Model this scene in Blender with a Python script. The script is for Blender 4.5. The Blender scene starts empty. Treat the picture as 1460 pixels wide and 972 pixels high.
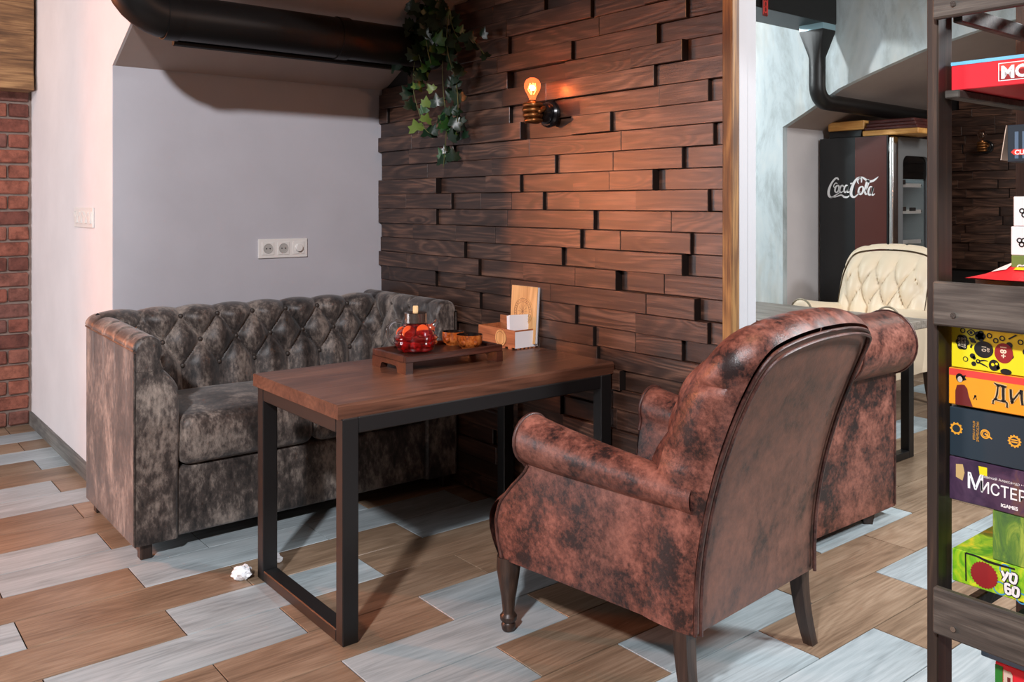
import bpy, bmesh, math, random
import numpy as np
from mathutils import Vector, Matrix, noise as mnoise

R = math.radians
PI = math.pi
scene = bpy.context.scene
COL = scene.collection
random.seed(11)

# ------------------------------------------------------------------ camera
cam_d = bpy.data.cameras.new('camera')
cam = bpy.data.objects.new('camera', cam_d)
COL.objects.link(cam)
cam.location = (0, 0, 1.373)
cam.rotation_euler = (R(90), 0, R(-38.66))
cam_d.sensor_width = 36
cam_d.lens = 36 * 1256 / 1460
cam_d.shift_y = -0.1342
cam_d.clip_start = 0.05
scene.camera = cam

# ------------------------------------------------------------------ world, lights, exposure
w = bpy.data.worlds.new('world')
scene.world = w
w.use_nodes = True
w.node_tree.nodes['Background'].inputs['Color'].default_value = (1.0, 0.66, 0.50, 1)
w.node_tree.nodes['Background'].inputs['Strength'].default_value = 0.085

def light(name, kind, loc, energy, color, target=None, size=0.3, size_y=None, spot=None, blend=0.3):
    d = bpy.data.lights.new(name, kind)
    d.energy = energy
    d.color = color
    if kind == 'AREA':
        d.size = size
        if size_y:
            d.shape = 'RECTANGLE'
            d.size_y = size_y
    else:
        d.shadow_soft_size = size
    if kind == 'SPOT':
        d.spot_size = R(spot)
        d.spot_blend = blend
    o = bpy.data.objects.new(name, d)
    COL.objects.link(o)
    o.location = loc
    if target:
        o.rotation_euler = (Vector(target) - Vector(loc)).to_track_quat('-Z', 'Y').to_euler()
    return o

# daylight from the windows on the left, ceiling lamps out of frame, added fills for nook and booth, a warm lamp by the brick wall
light('window_light', 'AREA', (-2.9, 5.1, 1.55), 95, (0.95, 0.95, 1.0), (1.09, 4.7, 1.2), 1.7, 2.1)
light('ceiling_lamp_main', 'SPOT', (-1.7, -0.2, 3.5), 960, (0.97, 0.96, 1.0), (1.7, 3.7, 0.6), 0.13, spot=75, blend=0.5)
light('warm_fill_nook', 'POINT', (1.72, 1.25, 2.2), 18, (1.0, 0.46, 0.24), None, 0.06)  # added lamp, unseen: warms the shaded parts of the nook
light('ceiling_lamp_room', 'AREA', (4.0, -0.7, 2.8), 120, (0.95, 0.97, 1.0), (2.3, 1.4, 0.4), 0.5)
light('ceiling_lamp_booth', 'POINT', (4.1, 5.45, 3.1), 220, (0.92, 0.97, 1.0), None, 0.09)
light('soft_fill_booth', 'AREA', (4.3, 0.4, 3.0), 60, (0.92, 0.97, 1.0), (4.3, 1.6, 0.0), 0.5)  # added soft fill that lifts the booth seats, floor and niche jamb
light('ceiling_lamp_niche', 'AREA', (7.2, 2.2, 2.5), 14, (1.0, 0.93, 0.85), (7.2, 2.4, 0.0), 0.4)
light('brick_lamp', 'POINT', (0.15, 5.55, 2.45), 7, (1.0, 0.45, 0.20), None, 0.06)
light('warm_lamp_left', 'POINT', (-1.6, 6.6, 1.62), 620, (1.0, 0.27, 0.08), None, 0.16)

scene.view_settings.view_transform = 'Standard'
scene.view_settings.look = 'None'
scene.view_settings.gamma = 1
scene.view_settings.use_curve_mapping = False
scene.view_settings.exposure = 0.10

# ------------------------------------------------------------------ helpers
def srgb(r, g, b):
    def f(c):
        c /= 255
        return c / 12.92 if c <= 0.04045 else ((c + 0.055) / 1.055) ** 2.4
    return (f(r), f(g), f(b), 1)

class MB:
    def __init__(self):
        self.v, self.f = [], []
    def add(self, vs, fs):
        n = len(self.v)
        self.v += [tuple(map(float, p)) for p in vs]
        self.f += [tuple(i + n for i in q) for q in fs]
        return self
    def box(self, lo, hi):
        x0, y0, z0 = lo; x1, y1, z1 = hi
        return self.add([(x0,y0,z0),(x1,y0,z0),(x1,y1,z0),(x0,y1,z0),(x0,y0,z1),(x1,y0,z1),(x1,y1,z1),(x0,y1,z1)],
                 [(0,3,2,1),(4,5,6,7),(0,1,5,4),(1,2,6,5),(2,3,7,6),(3,0,4,7)])
    def cbox(self, lo, hi, c=0.004, seg=1):
        bm = bmesh.new()
        bmesh.ops.create_cube(bm, size=1)
        for p in bm.verts:
            p.co = Vector([lo[i] + (p.co[i] + .5) * (hi[i] - lo[i]) for i in range(3)])
        bmesh.ops.bevel(bm, geom=bm.edges[:], offset=c, segments=seg, affect='EDGES', profile=0.5)
        return self.addbm(bm)
    def addbm(self, bm):
        bm.verts.index_update()
        self.add([p.co for p in bm.verts], [[q.index for q in f.verts] for f in bm.faces])
        bm.free()
        return self
    def grid(self, P, cu=False, cv=False, flip=False):
        P = np.asarray(P, float); m, n = P.shape[:2]
        fs = []
        for i in range(m if cu else m - 1):
            for j in range(n if cv else n - 1):
                a = i * n + j; b = ((i + 1) % m) * n + j
                c = ((i + 1) % m) * n + (j + 1) % n; d = i * n + (j + 1) % n
                fs.append((a, d, c, b) if flip else (a, b, c, d))
        return self.add(P.reshape(-1, 3), fs)
    def tube(self, pts, r, seg=10, caps=True, closed=False):
        pts = [Vector(p) for p in pts]; n = len(pts)
        rs = r if hasattr(r, '__len__') else [r] * n
        T = []
        for i in range(n):
            a = pts[i - 1] if (i > 0 or closed) else pts[i]
            b = pts[(i + 1) % n] if (i < n - 1 or closed) else pts[i]
            T.append((b - a).normalized())
        up = Vector((0, 0, 1)) if abs(T[0].z) < .9 else Vector((1, 0, 0))
        nv = (up - T[0] * up.dot(T[0])).normalized()
        rings = []
        for i in range(n):
            nv = (nv - T[i] * nv.dot(T[i])).normalized()
            bv = T[i].cross(nv)
            rings.append([pts[i] + (nv * math.cos(2*PI*k/seg) + bv * math.sin(2*PI*k/seg)) * rs[i] for k in range(seg)])
        base = len(self.v)
        self.grid(rings, cu=closed, cv=True, flip=True)
        if caps and not closed:
            self.f.append(tuple(base + k for k in range(seg))[::-1])
            self.f.append(tuple(base + (n - 1) * seg + k for k in range(seg)))
        return self
    def lathe(self, prof, c=(0, 0, 0), seg=32, axis='z', caps=False):
        rings = []
        for r, h in prof:
            ring = []
            for k in range(seg):
                a = 2 * PI * k / seg
                x, y = r * math.cos(a), r * math.sin(a)
                p = (x, y, h) if axis == 'z' else ((h, x, y) if axis == 'x' else (x, -h, y))
                ring.append((p[0] + c[0], p[1] + c[1], p[2] + c[2]))
            rings.append(ring)
        base = len(self.v)
        self.grid(rings, cv=True, flip=True)
        if caps:
            self.f.append(tuple(base + k for k in range(seg))[::-1])
            self.f.append(tuple(base + (len(prof) - 1) * seg + k for k in range(seg)))
        return self
    def ball(self, c, r, seg=12, rings=8):
        rr = r if hasattr(r, '__len__') else (r, r, r)
        P = [[(c[0] + rr[0]*math.sin(PI*i/rings)*math.cos(2*PI*j/seg), c[1] + rr[1]*math.sin(PI*i/rings)*math.sin(2*PI*j/seg), c[2] + rr[2]*math.cos(PI*i/rings)) for j in range(seg)] for i in range(rings + 1)]
        return self.grid(P, cv=True)
    def prism(self, pts, lo, hi, plane='xz'):
        """polygon pts (2D) extruded along the third axis"""
        def m(p, h):
            return {'xz': (p[0], h, p[1]), 'xy': (p[0], p[1], h), 'yz': (h, p[0], p[1])}[plane]
        n = len(pts)
        vs = [m(p, lo) for p in pts] + [m(p, hi) for p in pts]
        fs = [tuple(range(n)), tuple(range(2*n-1, n-1, -1))] + [(i, n + i, n + (i+1) % n, (i+1) % n) for i in range(n)]
        return self.add(vs, fs)
    def rbox(self, lo, hi, r, k=4, crown=0.0, n=6, crown_side=0.0):
        """soft cushion: rounded box with crowned faces"""
        lo = np.array(lo, float); hi = np.array(hi, float); c = (lo + hi) / 2; h = (hi - lo) / 2
        def ax(hh):
            e = [hh - r * (1 - math.sin(PI/2 * i / k)) for i in range(k + 1)]
            mid = list(np.linspace(-(hh - r), hh - r, n + 1))[1:-1]
            return [-q for q in e[::-1]] + mid + e
        A = [ax(q) for q in h]
        for d in range(3):
            o1, o2 = [(1, 2), (2, 0), (0, 1)][d]
            for s in (-1, 1):
                P = []
                for a in A[o1]:
                    row = []
                    for b in A[o2]:
                        p = np.zeros(3); p[d] = s * h[d]; p[o1] = a; p[o2] = b
                        q = np.clip(p, -(h - r), h - r); dd = p - q; L = np.linalg.norm(dd)
                        p = q + dd / L * r
                        p[2] += (1 if p[2] > 0 else -.2) * crown * (1 - (p[0]/h[0])**2) * (1 - (p[1]/h[1])**2) * (abs(p[2]) / h[2])
                        p[1] += np.sign(p[1]) * crown_side * (1 - (p[0]/h[0])**2) * (1 - (p[2]/h[2])**2) * (abs(p[1]) / h[1])
                        row.append(p + c)
                    P.append(row)
                self.grid(P, flip=(s < 0))
        return self
    def build(self, name, mat, parent=None, smooth=None, loc=None, merge=False):
        me = bpy.data.meshes.new(name)
        me.from_pydata(self.v, [], self.f)
        if merge:
            bm = bmesh.new(); bm.from_mesh(me)
            bmesh.ops.remove_doubles(bm, verts=bm.verts, dist=1e-5)
            bmesh.ops.recalc_face_normals(bm, faces=bm.faces)
            bm.to_mesh(me); bm.free()
        if mat:
            me.materials.append(mat)
        if smooth is not None:
            me.polygons.foreach_set('use_smooth', [True] * len(me.polygons))
            me.set_sharp_from_angle(angle=R(smooth))
        me.update()
        o = bpy.data.objects.new(name, me)
        COL.objects.link(o)
        if parent: o.parent = parent
        if loc: o.location = loc
        return o

def tag(o, label=None, cat=None, group=None, kind=None):
    if label: o['label'] = label
    if cat: o['category'] = cat
    if group: o['group'] = group
    if kind: o['kind'] = kind
    return o

def thing(name, label, cat, loc=(0, 0, 0), rz=0, group=None):
    o = bpy.data.objects.new(name, None)
    o.empty_display_size = 0.1
    COL.objects.link(o)
    o.location = loc; o.rotation_euler = (0, 0, rz)
    return tag(o, label, cat, group)

def catmull(pts, k=8, closed=False):
    pts = [np.array(p, float) for p in pts]; n = len(pts); out = []
    for i in range(n if closed else n - 1):
        p0 = pts[(i - 1) % n] if (closed or i > 0) else pts[i]
        p1, p2 = pts[i], pts[(i + 1) % n]
        p3 = pts[(i + 2) % n] if (closed or i + 2 < n) else p2
        for j in range(k):
            t = j / k
            out.append(.5 * (2*p1 + (p2-p0)*t + (2*p0-5*p1+4*p2-p3)*t*t + (3*p1-p0-3*p2+p3)*t**3))
    if not closed: out.append(pts[-1])
    return out

# ------------------------------------------------------------------ materials
class NT:
    def __init__(self, name):
        self.m = bpy.data.materials.new(name); self.m.use_nodes = True
        self.t = self.m.node_tree; self.b = self.t.nodes['Principled BSDF']
    def n(self, typ, **kw):
        nd = self.t.nodes.new(typ)
        for k, v in kw.items():
            if k in nd.inputs: 
                if isinstance(v, bpy.types.NodeSocket): self.t.links.new(v, nd.inputs[k])
                else: nd.inputs[k].default_value = v
            else: setattr(nd, k, v)
        return nd
    def link(self, a, b): self.t.links.new(a, b)
    def coords(self, scale=(1, 1, 1), rand=True, src='Object'):
        tc = self.n('ShaderNodeTexCoord')
        mp = self.n('ShaderNodeMapping'); mp.inputs['Scale'].default_value = scale
        self.link(tc.outputs[src], mp.inputs['Vector'])
        if not rand: return mp.outputs['Vector']
        oi = self.n('ShaderNodeObjectInfo')
        mu = self.n('ShaderNodeMath', operation='MULTIPLY'); mu.inputs[1].default_value = 37.0
        self.link(oi.outputs['Random'], mu.inputs[0])
        ad = self.n('ShaderNodeVectorMath', operation='ADD')
        self.link(mp.outputs['Vector'], ad.inputs[0]); self.link(mu.outputs[0], ad.inputs[1])
        return ad.outputs[0]
    def noise(self, vec, scale, detail=6, rough=.6, dist=0.0):
        nd = self.n('ShaderNodeTexNoise'); self.link(vec, nd.inputs['Vector'])
        nd.inputs['Scale'].default_value = scale; nd.inputs['Detail'].default_value = detail
        nd.inputs['Roughness'].default_value = rough; nd.inputs['Distortion'].default_value = dist
        return nd.outputs['Fac']
    def ramp(self, fac, stops):
        nd = self.n('ShaderNodeValToRGB'); cr = nd.color_ramp
        while len(cr.elements) < len(stops): cr.elements.new(.5)
        for e, (p, c) in zip(cr.elements, stops):
            e.position = p; e.color = c if len(c) == 4 else (*c, 1)
        self.link(fac, nd.inputs['Fac'])
        return nd.outputs['Color']
    def mix(self, fac, a, b, mode='MIX'):
        nd = self.n('ShaderNodeMix', data_type='RGBA', blend_type=mode)
        for s, v in ((nd.inputs[0], fac), (nd.inputs[6], a), (nd.inputs[7], b)):
            if isinstance(v, bpy.types.NodeSocket): self.link(v, s)
            else: s.default_value = v
        return nd.outputs[2]
    def bump(self, h, strength=.3, dist=.01):
        nd = self.n('ShaderNodeBump'); nd.inputs['Strength'].default_value = strength; nd.inputs['Distance'].default_value = dist
        self.link(h, nd.inputs['Height']); self.link(nd.outputs['Normal'], self.b.inputs['Normal'])
    def set(self, **kw):
        for k, v in kw.items():
            s = self.b.inputs[k.replace('_', ' ')]
            if isinstance(v, bpy.types.NodeSocket): self.link(v, s)
            else: s.default_value = v
        return self.m

def plain(name, c, rough=.5, metal=0.0, spec=.5, **kw):
    t = NT(name); t.set(Base_Color=c, Roughness=rough, Metallic=metal, **{'Specular_IOR_Level': spec})
    return t.set(**kw)

def paint(name, c, var=.06, rough=.8, scale=3.0):
    t = NT(name); v = t.coords((1, 1, 1), rand=False)
    f = t.noise(v, scale, 8, .6)
    d = tuple(x * (1 - var * 2) for x in c[:3]) + (1,)
    e = tuple(min(1, x * (1 + var)) for x in c[:3]) + (1,)
    t.bump(t.noise(v, 60, 4, .6), .12, .004)
    return t.set(Base_Color=t.ramp(f, [(.3, d), (.7, e)]), Roughness=rough)

def wood(name, dark, mid, lite, axis='y', rough=.45, grain=1.0, vary=.35, coat=0.0, rand=True, rings=.035, bump=.25, spec=.5, knots=False):
    t = NT(name)
    s = {'x': (2.0, 60, 60), 'y': (60, 2.0, 60), 'z': (60, 60, 2.0)}[axis]
    s2 = {'x': (1.0, 7, 7), 'y': (7, 1.0, 7), 'z': (7, 7, 1.0)}[axis]
    v = t.coords(s, rand); v2 = t.coords(s2, rand)
    n1 = t.noise(v, 1.6 * grain, 6, .7, .3)
    nb = t.noise(v2, 1.3 * grain, 5, .6, .2)
    nr = t.noise(v2, .75 * grain, 2, .45, .3)
    if knots:
        sk = {'x': (2.4, 9, 9), 'y': (9, 2.4, 9), 'z': (9, 9, 2.4)}[axis]
        vo = t.n('ShaderNodeTexVoronoi'); t.link(t.coords(sk, rand), vo.inputs['Vector']); vo.inputs['Scale'].default_value = 1.0
        kn = t.n('ShaderNodeMapRange'); t.link(vo.outputs['Distance'], kn.inputs['Value'])
        kn.inputs['From Min'].default_value = 0.0; kn.inputs['From Max'].default_value = .30; kn.inputs['To Min'].default_value = .14; kn.inputs['To Max'].default_value = 0
        nk = t.n('ShaderNodeMath', operation='ADD'); t.link(nr, nk.inputs[0]); t.link(kn.outputs[0], nk.inputs[1]); nr = nk.outputs[0]
        kd = t.ramp(vo.outputs['Distance'], [(.02, (.35, .3, .28, 1)), (.12, (1, 1, 1, 1))])
    av = t.n('ShaderNodeMath', operation='MULTIPLY_ADD'); t.link(nb, av.inputs[0]); av.inputs[1].default_value = .55
    hf = t.n('ShaderNodeMath', operation='MULTIPLY_ADD'); t.link(n1, hf.inputs[0]); hf.inputs[1].default_value = .5; hf.inputs[2].default_value = -.02
    t.link(hf.outputs[0], av.inputs[2])
    sep = t.n('ShaderNodeMath', operation='MULTIPLY'); t.link(nr, sep.inputs[0]); sep.inputs[1].default_value = 95
    sn = t.n('ShaderNodeMath', operation='SINE'); t.link(sep.outputs[0], sn.inputs[0])
    ma = t.n('ShaderNodeMath', operation='MULTIPLY_ADD'); t.link(sn.outputs[0], ma.inputs[0]); ma.inputs[1].default_value = rings; t.link(av.outputs[0], ma.inputs[2])
    col = t.ramp(ma.outputs[0], [(.34, dark), (.51, mid), (.70, lite)])
    if knots: col = t.mix(1.0, col, kd, 'MULTIPLY')
    if rand:
        oi = t.n('ShaderNodeObjectInfo')
        hv = t.n('ShaderNodeHueSaturation'); t.link(col, hv.inputs['Color'])
        mr = t.n('ShaderNodeMapRange'); t.link(oi.outputs['Random'], mr.inputs['Value'])
        mr.inputs['To Min'].default_value = 1 - vary; mr.inputs['To Max'].default_value = 1 + vary
        t.link(mr.outputs[0], hv.inputs['Value'])
        col = hv.outputs['Color']
    t.bump(ma.outputs[0], bump, .004)
    return t.set(Base_Color=col, Roughness=rough, Coat_Weight=coat, Coat_Roughness=.25, Specular_IOR_Level=spec)

def leather(name, dark, mid, lite, scale=7.0, rough=.45, stretch=(1, 1, 1), sheen=0.0, lo=.40, hi=.66, bump=.25, spec=.5):
    t = NT(name); v = t.coords(stretch, rand=False)
    big = t.noise(v, scale, 10, .72, .25)
    fine = t.noise(v, scale * 9, 6, .7)
    mx = t.n('ShaderNodeMath', operation='MULTIPLY_ADD'); t.link(fine, mx.inputs[0]); mx.inputs[1].default_value = .42; t.link(big, mx.inputs[2])
    sub = t.n('ShaderNodeMath', operation='SUBTRACT'); t.link(mx.outputs[0], sub.inputs[0]); sub.inputs[1].default_value = .21
    col = t.ramp(sub.outputs[0], [(lo - .04, dark), (lo + .07, mid), (hi, lite)])
    rr = t.ramp(sub.outputs[0], [(lo, (rough * .8,) * 3), (hi, (min(1, rough * 1.15),) * 3)])
    t.bump(t.noise(v, scale * 28, 5, .65), bump, .003)
    return t.set(Base_Color=col, Roughness=rr, Sheen_Weight=sheen, Specular_IOR_Level=spec)

M = {}
M['white_wall'] = paint('white_paint', srgb(222, 216, 216), .03)
M['grey_wall'] = paint('grey_paint', srgb(186, 186, 193), .03)
M['vault'] = paint('vault_paint', srgb(176, 160, 152), .04)
M['strip'] = paint('end_paint', srgb(176, 179, 184), .02)
t = NT('concrete'); v = t.coords((1, 1, .35), rand=False)
t.bump(t.noise(v, 14, 6, .6), .25, .01)
cc = t.ramp(t.noise(v, 3.2, 10, .68, .5), [(.30, srgb(150, 160, 160)), (.5, srgb(205, 217, 220)), (.72, srgb(226, 230, 228))])
cb = t.ramp(t.noise(v, 1.3, 4, .6, 1.0), [(.5, srgb(255, 255, 255)), (.75, srgb(208, 196, 180))])
M['concrete'] = t.set(Base_Color=t.mix(1.0, cc, cb, 'MULTIPLY'), Roughness=.8)
M['grout'] = plain('grout', srgb(40, 34, 30), .95, spec=.1)
M['base_grey'] = wood('baseboard_grey', srgb(70, 68, 66), srgb(104, 102, 98), srgb(140, 138, 132), 'y', .6, rand=False)
M['wall_plank'] = wood('stained_plank', srgb(38, 25, 20), srgb(60, 41, 33), srgb(112, 80, 64), 'y', .33, vary=.25, spec=.5, bump=.3, rings=.06, knots=True)
M['end_grain_shade'] = plain('end_grain_shade', srgb(24, 16, 13), .8, spec=.2)  # stained end grain, blackened further to carry the shade of the steps
M['plank_gap'] = plain('plank_gap', srgb(22, 16, 13), .9)
M['raw_trim'] = wood('raw_trim', srgb(44, 28, 16), srgb(98, 66, 36), srgb(168, 128, 74), 'z', .6, rand=False)
M['old_beam'] = wood('old_beam', srgb(62, 42, 26), srgb(128, 94, 62), srgb(186, 148, 102), 'x', .75, grain=.9, rand=False, bump=.8)
M['tile_brown'] = wood('tile_brown', srgb(106, 86, 68), srgb(137, 115, 94), srgb(164, 143, 121), 'x', .38, grain=1.3, vary=.13, bump=.12)
M['tile_grey'] = wood('tile_grey', srgb(134, 144, 147), srgb(162, 174, 178), srgb(186, 196, 199), 'x', .38, grain=1.3, vary=.08, bump=.12)
t = NT('brick'); v = t.coords((1, 1, 1)); oi = t.n('ShaderNodeObjectInfo')
bc = t.ramp(oi.outputs['Random'], [(0, srgb(112, 66, 56)), (.35, srgb(146, 86, 70)), (.7, srgb(170, 104, 82)), (1, srgb(124, 84, 76))])
dk = t.ramp(t.noise(v, 16, 8, .7), [(.35, (.45, .42, .42, 1)), (.6, (1, 1, 1, 1))])
t.bump(t.noise(v, 26, 8, .7), .7, .012)
M['brick'] = t.set(Base_Color=t.mix(1.0, bc, dk, 'MULTIPLY'), Roughness=.85)
M['mortar'] = paint('mortar', srgb(150, 132, 122), .12, .95, 20)
M['pipe'] = plain('black_pipe', srgb(13, 12, 12), .42, spec=.3)
M['duct'] = plain('black_duct', srgb(15, 14, 14), .45)
M['black_steel'] = plain('black_steel', srgb(18, 18, 19), .42)
M['foil'] = plain('foil_tape', srgb(170, 205, 215), .3, .6)
M['table_top'] = wood('table_top', srgb(56, 34, 24), srgb(94, 60, 45), srgb(124, 86, 66), 'x', .36, grain=.8, rand=False, bump=.1)
M['sofa'] = leather('sofa_velour', srgb(30, 27, 26), srgb(70, 62, 58), srgb(150, 138, 128), 7.0, .55, (1, 1, .5), .2, .42, .66)
M['chair'] = leather('brown_leather', srgb(38, 27, 27), srgb(98, 59, 50), srgb(146, 94, 80), 7.5, .40, (1, 1, 1), .0, .43, .66)
M['chair_back'] = leather('brown_leather_back', srgb(56, 45, 41), srgb(98, 68, 58), srgb(136, 94, 79), 4.5, .48, (1, 1, .8), .0, .40, .70)
M['piping'] = leather('dark_piping', srgb(30, 18, 17), srgb(66, 38, 33), srgb(96, 62, 54), 14, .4)
M['sofa_piping'] = leather('sofa_piping', srgb(30, 28, 27), srgb(56, 50, 46), srgb(90, 80, 74), 14, .5)
M['cream'] = leather('cream_leather', srgb(92, 84, 68), srgb(136, 132, 117), srgb(170, 166, 152), 6.0, .42, (1, 1, 1), .0, .40, .62)
M['cream_piping'] = leather('cream_piping', srgb(100, 90, 70), srgb(140, 130, 108), srgb(172, 164, 144), 14, .45)
M['dark_wood'] = wood('dark_leg', srgb(24, 17, 14), srgb(48, 35, 29), srgb(76, 58, 48), 'z', .4, rand=False)
M['shelf_wood'] = wood('shelf_wood', srgb(38, 35, 32), srgb(74, 69, 63), srgb(116, 110, 101), 'y', .55, vary=.1, grain=1.5)
M['shelf_post'] = wood('shelf_post', srgb(22, 17, 14), srgb(46, 36, 29), srgb(92, 72, 54), 'z', .55, vary=.1)
M['grey_table'] = wood('grey_table', srgb(80, 72, 64), srgb(126, 118, 108), srgb(164, 156, 146), 'y', .45, rand=False)
M['tray'] = wood('tray_wood', srgb(34, 18, 14), srgb(64, 35, 27), srgb(96, 56, 44), 'x', .3, rand=False)
M['ply'] = wood('plywood', srgb(176, 124, 72), srgb(212, 164, 106), srgb(232, 194, 142), 'z', .5, rand=False, bump=.08)
M['ply_dark'] = wood('cherry_ply', srgb(120, 66, 38), srgb(166, 100, 62), srgb(196, 134, 90), 'y', .5, rand=False, bump=.08)
M['white_plastic'] = plain('white_plastic', srgb(228, 226, 222), .35)
M['grey_plastic'] = plain('grey_plastic', srgb(120, 122, 124), .4)
M['well'] = plain('socket_well', srgb(176, 174, 170), .4)
M['dark_hole'] = plain('dark_hole', srgb(30, 30, 32), .6)
M['paper'] = plain('white_paper', srgb(240, 242, 246), .8)
M['chrome'] = plain('chrome', srgb(210, 208, 205), .16, 1.0)
M['steel'] = plain('steel', srgb(190, 186, 182), .22, 1.0)
M['bronze'] = plain('bronze', srgb(128, 84, 46), .36, .85)
M['black_gloss'] = plain('black_gloss', srgb(18, 18, 20), .18)
M['cork'] = plain('cork', srgb(222, 190, 140), .7)
M['copper'] = leather('copper_glaze', srgb(96, 40, 16), srgb(170, 86, 34), srgb(214, 136, 70), 16, .22)
M['dark_glaze'] = plain('dark_glaze', srgb(26, 18, 16), .2)
M['glass'] = plain('clear_glass', (1, 1, 1, 1), .02, Transmission_Weight=1.0, IOR=1.45)
M['tea'] = plain('red_tea', srgb(214, 30, 34), .03, Transmission_Weight=.82, IOR=1.2)
M['berry'] = plain('red_berry', srgb(206, 30, 34), .25)
M['orange_fruit'] = plain('orange_slice', srgb(226, 84, 34), .35)
M['leaf_dark'] = plain('ivy_dark', srgb(14, 36, 20), .35)
M['leaf_mid'] = plain('ivy_green', srgb(30, 70, 26), .4)
M['leaf_lite'] = plain('ivy_yellow', srgb(92, 112, 48), .45)
M['stem'] = plain('ivy_stem', srgb(76, 78, 40), .6)
M['bulb_glass'] = plain('bulb_glass', srgb(255, 220, 200), .03, Transmission_Weight=1.0, IOR=1.15)
M['bulb_lit'] = plain('bulb_lit', srgb(255, 150, 110), .03, Transmission_Weight=.9, IOR=1.15, Emission_Color=(1, .22, .07, 1), Emission_Strength=.55)
t = NT('filament'); t.set(Base_Color=(1, .5, .2, 1), Emission_Color=(1, .36, .08, 1), Emission_Strength=14.0)
M['filament'] = t.m
t = NT('fridge_light'); t.set(Base_Color=(1, 1, 1, 1), Emission_Color=(.85, .95, 1, 1), Emission_Strength=6.0)
M['fridge_light'] = t.m
M['fridge_black'] = plain('fridge_black', srgb(30, 31, 32), .22)
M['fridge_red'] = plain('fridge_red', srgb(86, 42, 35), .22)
M['fridge_inner'] = plain('fridge_inner', srgb(206, 222, 226), .4)
M['pine'] = wood('pine', srgb(196, 132, 62), srgb(226, 168, 92), srgb(240, 194, 124), 'y', .5, rand=False)
M['mahogany'] = wood('mahogany', srgb(48, 20, 18), srgb(82, 36, 32), srgb(110, 56, 46), 'y', .4, rand=False)
def flat(key, r, g, b, rough=.45):
    M[key] = plain('print_' + key, srgb(r, g, b), rough)
for k, c in dict(red=(226, 38, 52), skyblue=(120, 196, 232), white=(244, 244, 244), yellow=(240, 222, 30), amber=(246, 160, 34), black=(24, 22, 22),
                 darkred=(150, 34, 36), maroon=(112, 36, 34), navy=(38, 52, 62), gold=(240, 168, 50), plum=(66, 50, 78), cream=(236, 218, 190),
                 lime=(150, 204, 40), leafy=(84, 128, 50), slate=(92, 118, 142), green=(40, 128, 44), tan=(214, 196, 178), darkteal=(40, 60, 52),
                 signred=(232, 70, 60), brownish=(120, 74, 44), olive=(110, 134, 70), palegold=(214, 180, 120), bluish=(70, 150, 200)).items():
    flat(k, *c)
t = NT('grass_print'); v = t.coords((1, 1, .4), rand=False)
M['grass'] = t.set(Base_Color=t.ramp(t.noise(v, 34, 8, .7, 1), [(.3, srgb(48, 84, 62)), (.5, srgb(96, 136, 56)), (.7, srgb(176, 196, 80))]), Roughness=.4)
t = NT('yellow_print'); v = t.coords((1, 1, 1), rand=False)
M['lime_art'] = t.set(Base_Color=t.ramp(t.noise(v, 22, 4, .6, 2), [(.35, srgb(96, 176, 30)), (.5, srgb(160, 210, 40)), (.68, srgb(226, 222, 50))]), Roughness=.4)
t = NT('plum_print'); v = t.coords((1, 1, 1), rand=False)
M['plum_art'] = t.set(Base_Color=t.ramp(t.noise(v, 16, 5, .6, 1), [(.35, srgb(52, 36, 60)), (.55, srgb(84, 60, 84)), (.72, srgb(116, 82, 70))]), Roughness=.35)

# ------------------------------------------------------------------ vault profile (barrel vault along X)
VY = [-0.6, -0.4, 0.2, 0.9, 1.5, 2.2, 2.7, 3.09, 3.51, 3.78, 4.09, 4.30]
VZ = [2.0, 2.1, 2.38, 2.55, 2.63, 2.64, 2.577, 2.495, 2.366, 2.275, 2.104, 2.0]
NY = [-0.6, 3.0, 3.3, 3.51, 3.78, 4.09, 4.30]
NZ = [2.43, 2.43, 2.41, 2.366, 2.265, 2.104, 2.0]
def vz(y): return float(np.interp(y, NY, NZ))          # over the nook
def vzn(y): return float(np.interp(y, VY, VZ))         # over the niche
def vault_pts(y0=.9, y1=4.30, n=28, f=vz): return [(y, f(y)) for y in np.linspace(y1, y0, n)]

# ------------------------------------------------------------------ setting: floor with tiles
fl = MB().box((-1.2, -0.6, -.05), (9.0, 7.5, -.004)).build('floor', M['grout'])
tag(fl, kind='structure')
PITCH, TL, Y0 = .2229, .722, 1.72
FW = np.array([math.sin(R(38.66)), math.cos(R(38.66))]); RT = np.array([FW[1], -FW[0]])
def px(x, y, z=0.0):
    d = x * FW[0] + y * FW[1]
    if d < .3: return None
    return 730 + 1256 * (x * RT[0] + y * RT[1]) / d, 290 - 1256 * (z - 1.373) / d
def in_view(xa, xb, ya, yb):
    for x in (xa, (xa + xb) / 2, xb):
        for y in (ya, yb):
            p = px(x, y)
            if p and -60 < p[0] < 1520 and p[1] < 1060: return True
    return False
TILE_GREY = set()  # (row, column) of the grey tiles as seen in the photograph
TILE_GREY |= {(3,2),(4,0),(2,1),(1,1),(0,2),(-1,4),(-1,5),(-1,2),(-2,2),(-3,3),(-3,2),(1,4),(4,6),(5,1),(6,-1),(6,2),(7,1),(7,2),(8,0),(8,1),(9,0),(12,0),(13,0),(15,1),(16,0),(3,3),(-4,2),(3,-1),(10,2),(2,7),(3,9),(6,8),(0,7),(-2,6),(18,0)}
tile_mesh = {}
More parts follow.
